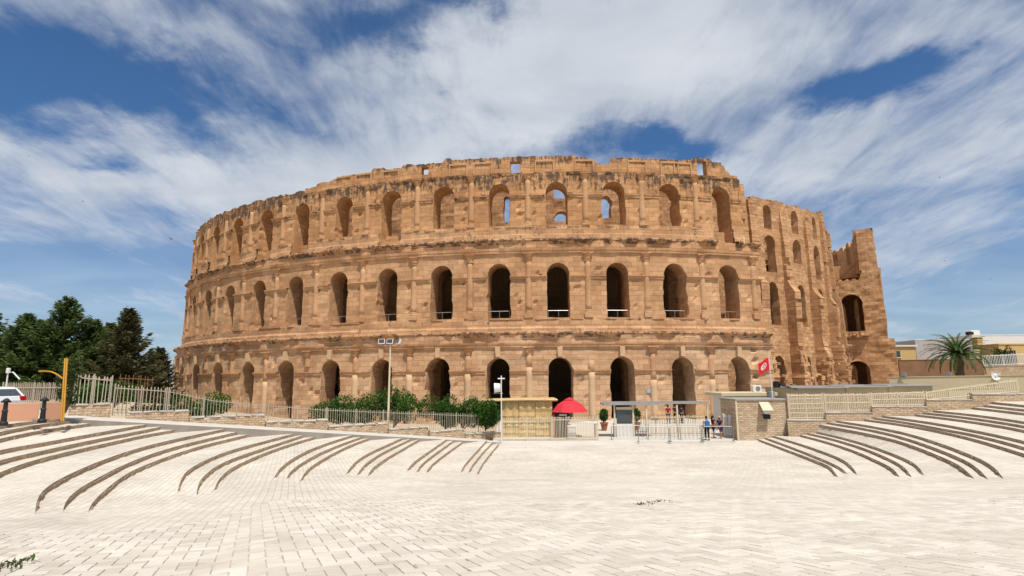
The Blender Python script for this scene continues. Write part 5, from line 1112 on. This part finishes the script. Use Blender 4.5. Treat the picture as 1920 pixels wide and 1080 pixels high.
def latfence(a,b_,y0a,y1a,y0b,y1b,n,label,cross,mat='cream'):
    pa,pb=wpt(a,0,.3),wpt(b_,0,.3); za,zb=at(a,y1a,pa[1])[2],at(b_,y1b,pb[1])[2]; ha,hb=at(a,y0a,pa[1])[2]-za,at(b_,y0b,pb[1])[2]-zb; pa[2]=za;pb[2]=zb
    return fence('lattice_fence',label,[pa,pb],[ha,hb],n,mat=M[mat],w=.045,spear=.08,rails=cross,posts=3)
latfence(1479,1545,739,787,738,787,22,'cream lattice fence panel right of the guard house',(.08,.26,.44,.62,.8,.93))
latfence(1548,1634,738,773,737,773,26,'cream bar fence panel right of the lattice panel',(.1,.5,.9)); latfence(1636,1736,737,762,733,762,30,'cream bar fence panel before the flat roofed sheds',(.1,.5,.9))
latfence(1740,1915,734,752,710,738,44,'cream spear topped fence before the pale yellow wall',(.15,.85))
def block(name,label,cat,px0,px1,D,ytop,depth,zb,wall,roof,over=.15,rt=.12,group=None,extra=None):
    xa,xb=ray(px0,700)[0]*D,ray(px1,700)[0]*D; zt=at((px0+px1)/2,ytop,D)[2]; t=thing(name,label,cat,((xa+xb)/2,D+depth/2,zb),0,group)
    m_=MB(); m_.box(((xa+xb)/2,D+depth/2,(zt+zb)/2),(xb-xa,depth,zt-zb)); m_.build('wall',M[wall],t); m_=MB(); m_.bbox(((xa+xb)/2,D+depth/2,zt+rt/2),(xb-xa+2*over,depth+2*over,rt),0,.02); m_.build('roof',M[roof],t); return t,xa,xb,zt
for a in((1482,1580,47.5,728,5.0,'low shed with a wide grey flat roof behind the lattice fence'),(1584,1660,50.,726,6,'low shed with a grey flat roof in the middle of three'),(1664,1745,54.,724,6.,'low shed with a grey flat roof before the broken tower')):
    t,xa,xb,zt=block('flat_roof_shed',a[5],'shed',a[0],a[1],a[2],a[3],a[4],-4.5,'creamwall','roofgrey',.3,.1,'flat roofed sheds')
    m_=MB(); m_.box(((xa+xb)/2,a[2]+a[4]*.5,zt+.16),((xb-xa)*.9,.12,.12)); m_.build('roof_ridge',M['roofgrey'],t)
def plainwall(px0,px1,D0,D1,y0,y1,label,mat,th=.3,zb=-4.6,name='boundary_wall',coping=None):
    a=ray(px0,720)*D0; b_=ray(px1,720)*D1; za,zb_=at(px0,y0,D0)[2],at(px1,y1,D1)[2]; t=thing(name,label,'wall',((a+b_)/2)*np.array([1,1,0])+np.array([0,0,zb])); t['kind']='thing'; d=b_-a; nn=np.array([-d[1],d[0],0]); nn/=np.linalg.norm(nn)
    V=[];
    for q,z in((a,za),(b_,zb_)):
        for o,zz in((0,zb),(0,z),(th,z),(th,zb)): V.append((q[0]+nn[0]*o,q[1]+nn[1]*o,zz))
    part('face',V,[(0,4,5,1),(1,5,6,2),(2,6,7,3),(0,1,2,3),(7,6,5,4)],M[mat],t,uv=uvbox(V))
    cp=MB(); cp.add([(v[0]-nn[0]*.05*(1 if i%4 in(0,1) else -1),v[1]-nn[1]*.05*(1 if i%4 in(0,1) else -1),(V[1][2] if i<4 else V[5][2])+(.0 if i%4 in(0,3) else .08)) for i,v in enumerate(V)],[(0,4,5,1),(1,5,6,2),(2,6,7,3),(0,1,2,3),(7,6,5,4)]); cp.build('coping',M[coping or mat],t); return t
plainwall(1668,1925,62,56,708,704,'long pale yellow plastered wall below the palm','creamwall'); plainwall(1776,1884,51,50,730,727,'short greenish cream wall in front of the long yellow wall','creamwall')
plainwall(1690,1848,86,84,676,673,'dark brown earth wall behind the palm','brownwall',zb=-3); plainwall(1848,1960,80,78,688,684,'stone wall carrying the white railing at the right edge','masonry',zb=-3)
plainwall(1812,1860,46,45.3,741,739,'low stone wall stub above the right steps','masonry')
a=ray(1846,700)*79.; b_=ray(1925,700)*77.; a[2]=at(1846,687,79)[2]; b_[2]=at(1925,684,77)[2]
fence('railing','white railing on the stone wall at the right edge',[a,b_],[1.55,1.55],26,mat=M['white'],w=.06,spear=.05,rails=(.1,.9),posts=3)
q=at(1868,704,57.); t=thing('satellite_dish','white satellite dish on the pale yellow wall','satellite dish',(q[0],q[1],q[2]-.4)); m_=MB(); Vd=[(0,-.05,.4)]; 
for r_,y in((.25,-.08),(.5,-.2)): Vd+=[(r_*math.cos(k*.5236),-y-.2,.4+r_*math.sin(k*.5236)) for k in range(12)]
part('dish',[(v[0],-v[1],v[2]) for v in Vd],[(0,1+k,1+(k+1)%12) for k in range(12)]+[(1+k,13+k,13+(k+1)%12,1+(k+1)%12) for k in range(12)],M['white'],t,False); m_=MB(); m_.tube([(0,.15,-.2),(0,.1,.4)],.03,6); m_.build('mast',M['steel'],t,False)
for px,py,lab in((1694,704,'small floodlight on the yellow wall near the broken tower'),(1779,703,'small floodlight on the yellow wall left of the palm')):
    q=at(px,py,61); t=thing('wall_floodlight',lab,'floodlight',(q[0],q[1],q[2]-.3)); m_=MB(); m_.tube([(0,0,-.2),(0,0,.25)],.03,6); m_.build('stand',M['steel'],t,False); flood(t,(q[0],q[1],q[2]+.1),2.2,.3,.6,'steel')
def windows(t,xs,z0,z1,y,mat='glass'):
    for xa,xb in xs:
        m_=MB(); m_.box(((xa+xb)/2,y,(z0+z1)/2),(xb-xa,.1,z1-z0)); w_=m_.build('window',M[mat],t); m_=MB(); m_.box(((xa+xb)/2,y-.05,z0-.06),(xb-xa+.3,.3,.12)); m_.build('sill',M['whitewall'],w_)
t,xa,xb,zt=block('house','low ochre house with a pale flat roof beside the broken tower','house',1672,1722,108,650,8,-3,'ochrewall','whitewall',.3,.3); windows(t,[(xa+1,xa+2)],zt-2,zt-.8,107.97)
t,xa,xb,zt=block('house','grey plastered house left behind the palm','house',1723,1830,112,638,9,-3,'greywall','whitewall',.05,.15); 
t,xa,xb,zt=block('house','long white house with a stepped parapet at the right edge','house',1832,1990,122,629,12,-3,'whitewall','whitewall',.05,.2)
m_=MB(); m_.bbox(((xa+xb)/2-4,128,zt+.8),(2.,2.,1.6),0,.05); m_.build('roof_hut',M['whitewall'],t); windows(t,[(xa+9.5,xa+11),(xa+14,xa+15.5)],zt-3.4,zt-1.9,121.97); m_=MB(); m_.box((xa+1.2,124,zt+.6),(1.,1.,.8)); m_.build('water_tank',M['dark'],t)
t,xa,xb,zt=block('gate_house','ochre gate house with a dark barred gate at the right edge','gate house',1880,1990,96,646,5,-3,'ochrewall','ochrewall',.12,.2); za=at(1890,686,96)[2]; zb_=at(1890,657,96)[2]
x0,x1=ray(1884,680)[0]*96,ray(1907,680)[0]*96; m_=MB(); m_.box(((x0+x1)/2,95.98,(za+zb_)/2-.6),(x1-x0,.1,zb_-za+1.2)); gt=m_.build('gate',M['dark'],t)
for k in range(7): m_=MB(); m_.box((x0+(x1-x0)*(k+.5)/7,95.9,(za+zb_)/2-.6),(.08,.06,zb_-za+1.2)); m_.build('bar',M['steel'],gt)
t,xa,xb,zt=block('gate_pillar','tall ochre pillar beside the white house','pillar',1841,1851,100,634,1.2,-3,'ochrewall','ochrewall',.1,.2); t['kind']='thing'
t,xa,xb,zt=block('garden_shed','small cream shed right behind the palm','shed',1822,1842,98,658,4,-3,'creamwall','creamwall',.1,.2)
bush(1862,690,92,2.0,1.5,1.6,41,'sparse green bush in front of the white house','leaf_dry',1500,.35,z0=.4); bush(1880,684,90,1.3,1.,3.2,42,'tall thin shrub in front of the ochre gate house','leaf_dry',900,.4,z0=0.6)
# ------------------------------------------------------------------ visitors
def skin_mesh(name,joints,edges,mat,parent,sub=2):
    me=bpy.data.meshes.new(name); me.from_pydata([j[:3] for j in joints],edges,[]); me.materials.append(mat); o=link(name,me,parent);
    o.modifiers.new('Skin','SKIN')
    for v,j in zip(me.skin_vertices[0].data,joints): v.radius=(j[3],j[4] if len(j)>4 else j[3])
    me.skin_vertices[0].data[0].use_root=True; s=o.modifiers.new('Subdivision','SUBSURF'); s.levels=s.render_levels=sub; o.modifiers['Skin'].use_smooth_shade=True; return o
def cloth(nm,c,rg=.85): return simple(nm,c,rg,.12,9,.05)
def person(px,D,H,rz,label,top,bottom,long_legs=True,arm=(.25,.1),stride=.12,hat=None,bag=None,zf=GZ,lean=0.,sleeve=.45,hairlen=0):
    """a standing or walking figure H metres tall; front faces -y before rz"""
    p=gpt(px,D,zf); t=thing('person',label,'person',p,rz,'visitors at the gate' if D<50 else 'visitors inside the arch'); k=H/1.72; S=lambda *v:tuple(q*k for q in v)
    ly=-lean
    J=[S(0,0,.95,.12,.10),S(0,ly*.4,1.15,.125,.095),S(0,ly*.8,1.36,.15,.10),S(0,ly,1.47,.06,.06),S(0,ly*1.05-.01,1.53,.052,.055),S(0,ly*1.1-.02,1.60,.078,.09),S(0,ly*1.1-.015,1.68,.066,.078)]; E=[(0,1),(1,2),(2,3),(3,4),(4,5),(5,6)]
    for s in(-1,1):
        b=len(J); st=stride*s
        J+=[S(s*.095,0,.88,.085,.09),S(s*.1,-st*.8-.02,.48,.055,.06),S(s*.1,st*.25-st*1.1,.09,.036,.04),S(s*.105,-st*.85-.13,.035,.036,.03)]; E+=[(0,b),(b,b+1),(b+1,b+2),(b+2,b+3)]
        b=len(J); a0,a1=arm if s>0 else (arm[0]*.4,-arm[1]*.5)
        J+=[S(s*.185,ly*.85,1.39,.05,.055),S(s*.235,ly*.6-a0*.15,1.12,.036),S(s*.225,ly*.5-a0-.04,.90+a1,.027),S(s*.215,ly*.5-a0*1.2-.05,.82+a1*1.2,.026,.032)]; E+=[(2,b),(b,b+1),(b+1,b+2),(b+2,b+3)]
        # fingers and thumb
        h=J[-1]; bb=len(J)
        for f in range(4): dx=(f-1.5)*.018; J+=[(h[0]+dx*.3*k,h[1]+dx*k,h[2]-.045*k,.009*k),(h[0]+dx*.3*k,h[1]+dx*1.1*k-.008*k,h[2]-(.085-.008*abs(f-1.4))*k,.0075*k)]; E+=[(bb-1,len(J)-2),(len(J)-2,len(J)-1)]
        J+=[(h[0],h[1]-.04*k,h[2]-.02*k,.009*k),(h[0],h[1]-.052*k,h[2]-.05*k,.008*k)]; E+=[(bb-1,len(J)-2),(len(J)-2,len(J)-1)]
    body=skin_mesh('body',J,E,M['skin'],t,1)
    TJ=[S(0,0,.93,.135,.115),S(0,ly*.4,1.15,.14,.11),S(0,ly*.8,1.36,.165,.115),S(0,ly*.95,1.44,.075,.075)]; TE=[(0,1),(1,2),(2,3)]
    for s in(-1,1):
        a0,a1=arm if s>0 else (arm[0]*.4,-arm[1]*.5); b=len(TJ); TJ+=[S(s*.19,ly*.85,1.39,.064,.068)]; TE+=[(2,b)]
        f=sleeve; TJ+=[S(s*(.19+.045*f),ly*.85+(ly*.6-a0*.15-ly*.85)*f,1.39-.27*f,.056,.058)]; TE+=[(b,b+1)]
    skin_mesh('shirt',TJ,TE,top,t,1)
    LJ=[S(0,0,.97,.132,.112)]; LE=[]
    for s in(-1,1):
        st=stride*s; b=len(LJ); LJ+=[S(s*.098,0,.86,.098,.102),S(s*.1,-st*.8-.02,.5,.072,.076)]; LE+=[(0,b),(b,b+1)]
        if long_legs: LJ+=[S(s*.1,-st*.85,.13,.055,.06)]; LE+=[(b+1,b+2)]
    skin_mesh('trousers' if long_legs else 'shorts',LJ,LE,bottom,t,1)
    for s in(-1,1):
        m_=MB(); m_.bbox(S(s*.103,-stride*s*.85-.06,.04),S(.09,.25,.075),0,.02*k); m_.build('shoe',M['black'],t,False)
    hm=MB(); hy=ly*1.1-.01; hm.lathe(S(0,hy,1.58),[(.02*k,-.02*k),(.088*k,0),(.096*k,.05*k),(.088*k,.11*k),(.05*k,.152*k),(.005*k,.162*k)],12); V=np.array(hm.V); V[:,1]=hy*k+(V[:,1]-hy*k)*1.12+.022*k; part('hair',V,hm.F,M['hair'],t,False)
    if hairlen: m_=MB(); m_.tube([S(0,hy+.08,1.6),S(0,hy+.11,1.5),S(0,hy+.10,1.6-hairlen)],[.07*k,.08*k,.03*k],8); m_.build('long_hair',M['hair'],t,False)
    for s in(-1,1): m_=MB(); m_.lathe(S(s*.03,hy-.092,1.6),[(.003,-.008),(.011,0),(.003,.008)],6); m_.build('eye',M['black'],t,False)
    m_=MB(); m_.add([S(-.014,hy-.088,1.565),S(.014,hy-.088,1.565),S(0,hy-.118,1.57),S(0,hy-.092,1.605)],[(0,1,2),(0,2,3),(1,3,2)]); m_.build('nose',M['skin'],t,False)
    m_=MB(); m_.box(S(0,hy-.09,1.54),S(.045,.012,.01)); m_.build('mouth',M['redlamp'],t,False)
    if hat: m_=MB(); m_.lathe(S(0,hy,1.665),[(.19*k,0),(.185*k,.015*k),(.098*k,.02*k),(.092*k,.09*k),(.05*k,.115*k),(.005,.12*k)],16); m_.build('hat',hat,t,False)
    if bag: m_=MB(); m_.bbox(S(0,ly*.6+.19,1.2),S(.29,.17,.46),0,.05*k); m_.build('backpack',bag,t,False)
    return t
BL,MR,NV_,DK,WH,JN=cloth('blue_cloth',(.03,.17,.42)),cloth('maroon_cloth',(.10,.015,.025)),cloth('navy_cloth',(.03,.025,.09)),cloth('charcoal_cloth',(.016,.016,.02)),cloth('white_cloth',(.6,.58,.54)),cloth('denim_cloth',(.05,.075,.14)); RD=cloth('crimson_cloth',(.30,.02,.035)); ST=cloth('straw_cloth',(.5,.38,.2))
person(1325,42.6,1.70,math.pi*.95,'visitor in white top and dark trousers carrying a blue backpack',WH,DK,True,(.12,.02),.06,bag=BL)
person(1337,43.6,1.68,math.pi*.55,'visitor in maroon top and black shorts with long brown hair',MR,DK,False,(.34,.22),.1,hairlen=.3)
person(1351,43.4,1.62,-.9,'visitor in navy clothes and pale sun hat leaning forward',NV_,NV_,False,(.3,.1),.16,hat=ST,lean=.12)
person(1363,45.4,1.72,.3,'visitor in white shirt behind the picket gate',WH,DK,True,(.1,.02),.05); person(1373,46.2,1.74,2.6,'visitor in dark clothes near the kiosk door',DK,DK,True,(.1,.02),.05)
person(1254,55.5,1.74,2.9,'visitor in crimson shirt and jeans inside the arch',RD,JN,True,(.1,.02),.05,zf=-4.22); person(1267,56.5,1.72,.2,'visitor in charcoal clothes standing in the arch centre',DK,DK,True,(.1,.02),.05,zf=-4.22); person(1279,56.,1.66,2.2,'visitor in navy top at the right side of the arch',NV_,DK,True,(.1,.02),.05,zf=-4.22)
# ------------------------------------------------------------------ small things
q=EP(1.41,0,-.04); z=at(1196,733,q[1])[2]; t=thing('wall_plaque','small grey plaque on the pier right of the dark arch','plaque',(q[0],q[1],z)); m_=MB(); m_.bbox((0,-.02,0),(.52,.05,.5),0,.01); m_.build('plate',M['roofgrey'],t,False); m_=MB()
for k in range(4): m_.box((-.02,-.05,.15-.09*k),(.36-.08*(k==3),.008,.03))
m_.build('inscription',M['white'],t,False)
def weed(px,py,seed,label,n=45,w=.28,h=.05):
    r=np.random.default_rng(seed); p=on_ramp(px,py); t=thing('weed_tuft',label,'weeds',p,0,'weeds between the paving stones'); c=np.stack([r.normal(0,w*.4,n),r.normal(0,.12,n),r.uniform(.02,h,n)],-1); d=r.normal(size=(n,3)); d[:,2]=np.abs(d[:,2])+.3; V,F=leaves(c,d,.05,.5,2.4,seed); part('blades',V,F,M['leaf_dry'],t,False,attr={'tone':np.repeat(r.uniform(.2,1,n),4)})['kind']='stuff'
weed(1202,948,1,'green weed tuft in the middle of the paving, left one'); weed(1222,946,2,'thin green weed between the two others on the paving',22); weed(1238,943,3,'green weed tuft in the middle of the paving, right one',30); weed(18,1066,4,'green weeds at the bottom left corner of the paving',60,.2); weed(46,1056,5,'small green weed near the bottom left corner',25,.1)
def bird(px,py,D,rz,roll,label,s=1.):
    p=at(px,py,D); t=thing('bird',label,'bird',p,rz,'swifts in the sky'); V=[(0,-.28,0),(.05,-.12,.03),(.05,.12,.03),(0,.3,0),(-.05,.12,.03),(-.05,-.12,.03),(0,0,-.06),(.55,.18,.1),(.2,-.05,.04),(.2,.1,.04),(-.55,.18,.1),(-.2,-.05,.04),(-.2,.1,.04),(.06,.45,0),(-.06,.45,0)]
    V=np.array(V)*s@np.array(Matrix.Rotation(roll,3,'Y')).T; part('body',V,[(0,1,6),(1,2,6),(2,3,6),(3,4,6),(4,5,6),(5,0,6),(0,5,1),(1,5,4,2),(2,4,3),(1,8,9,2),(8,7,9),(5,4,12,11),(11,12,10),(3,13,14)],M['black'],t,False)
bird(321,448,60,1.2,.4,'largest dark swift, left of the amphitheatre top',.62); bird(53,293,90,.4,.2,'swift high at the left picture edge',.6); bird(156,378,90,1.8,.3,'swift between the left edge and the amphitheatre',.55); bird(1762,333,95,.9,.3,'swift in the clouds above the broken tower',.5); bird(1752,484,90,2.2,.2,'swift right of the broken tower, upper one',.45); bird(1771,489,92,.5,.5,'swift right of the broken tower, lower one',.4); bird(1857,523,90,1.5,.2,'swift low at the right picture edge',.45)
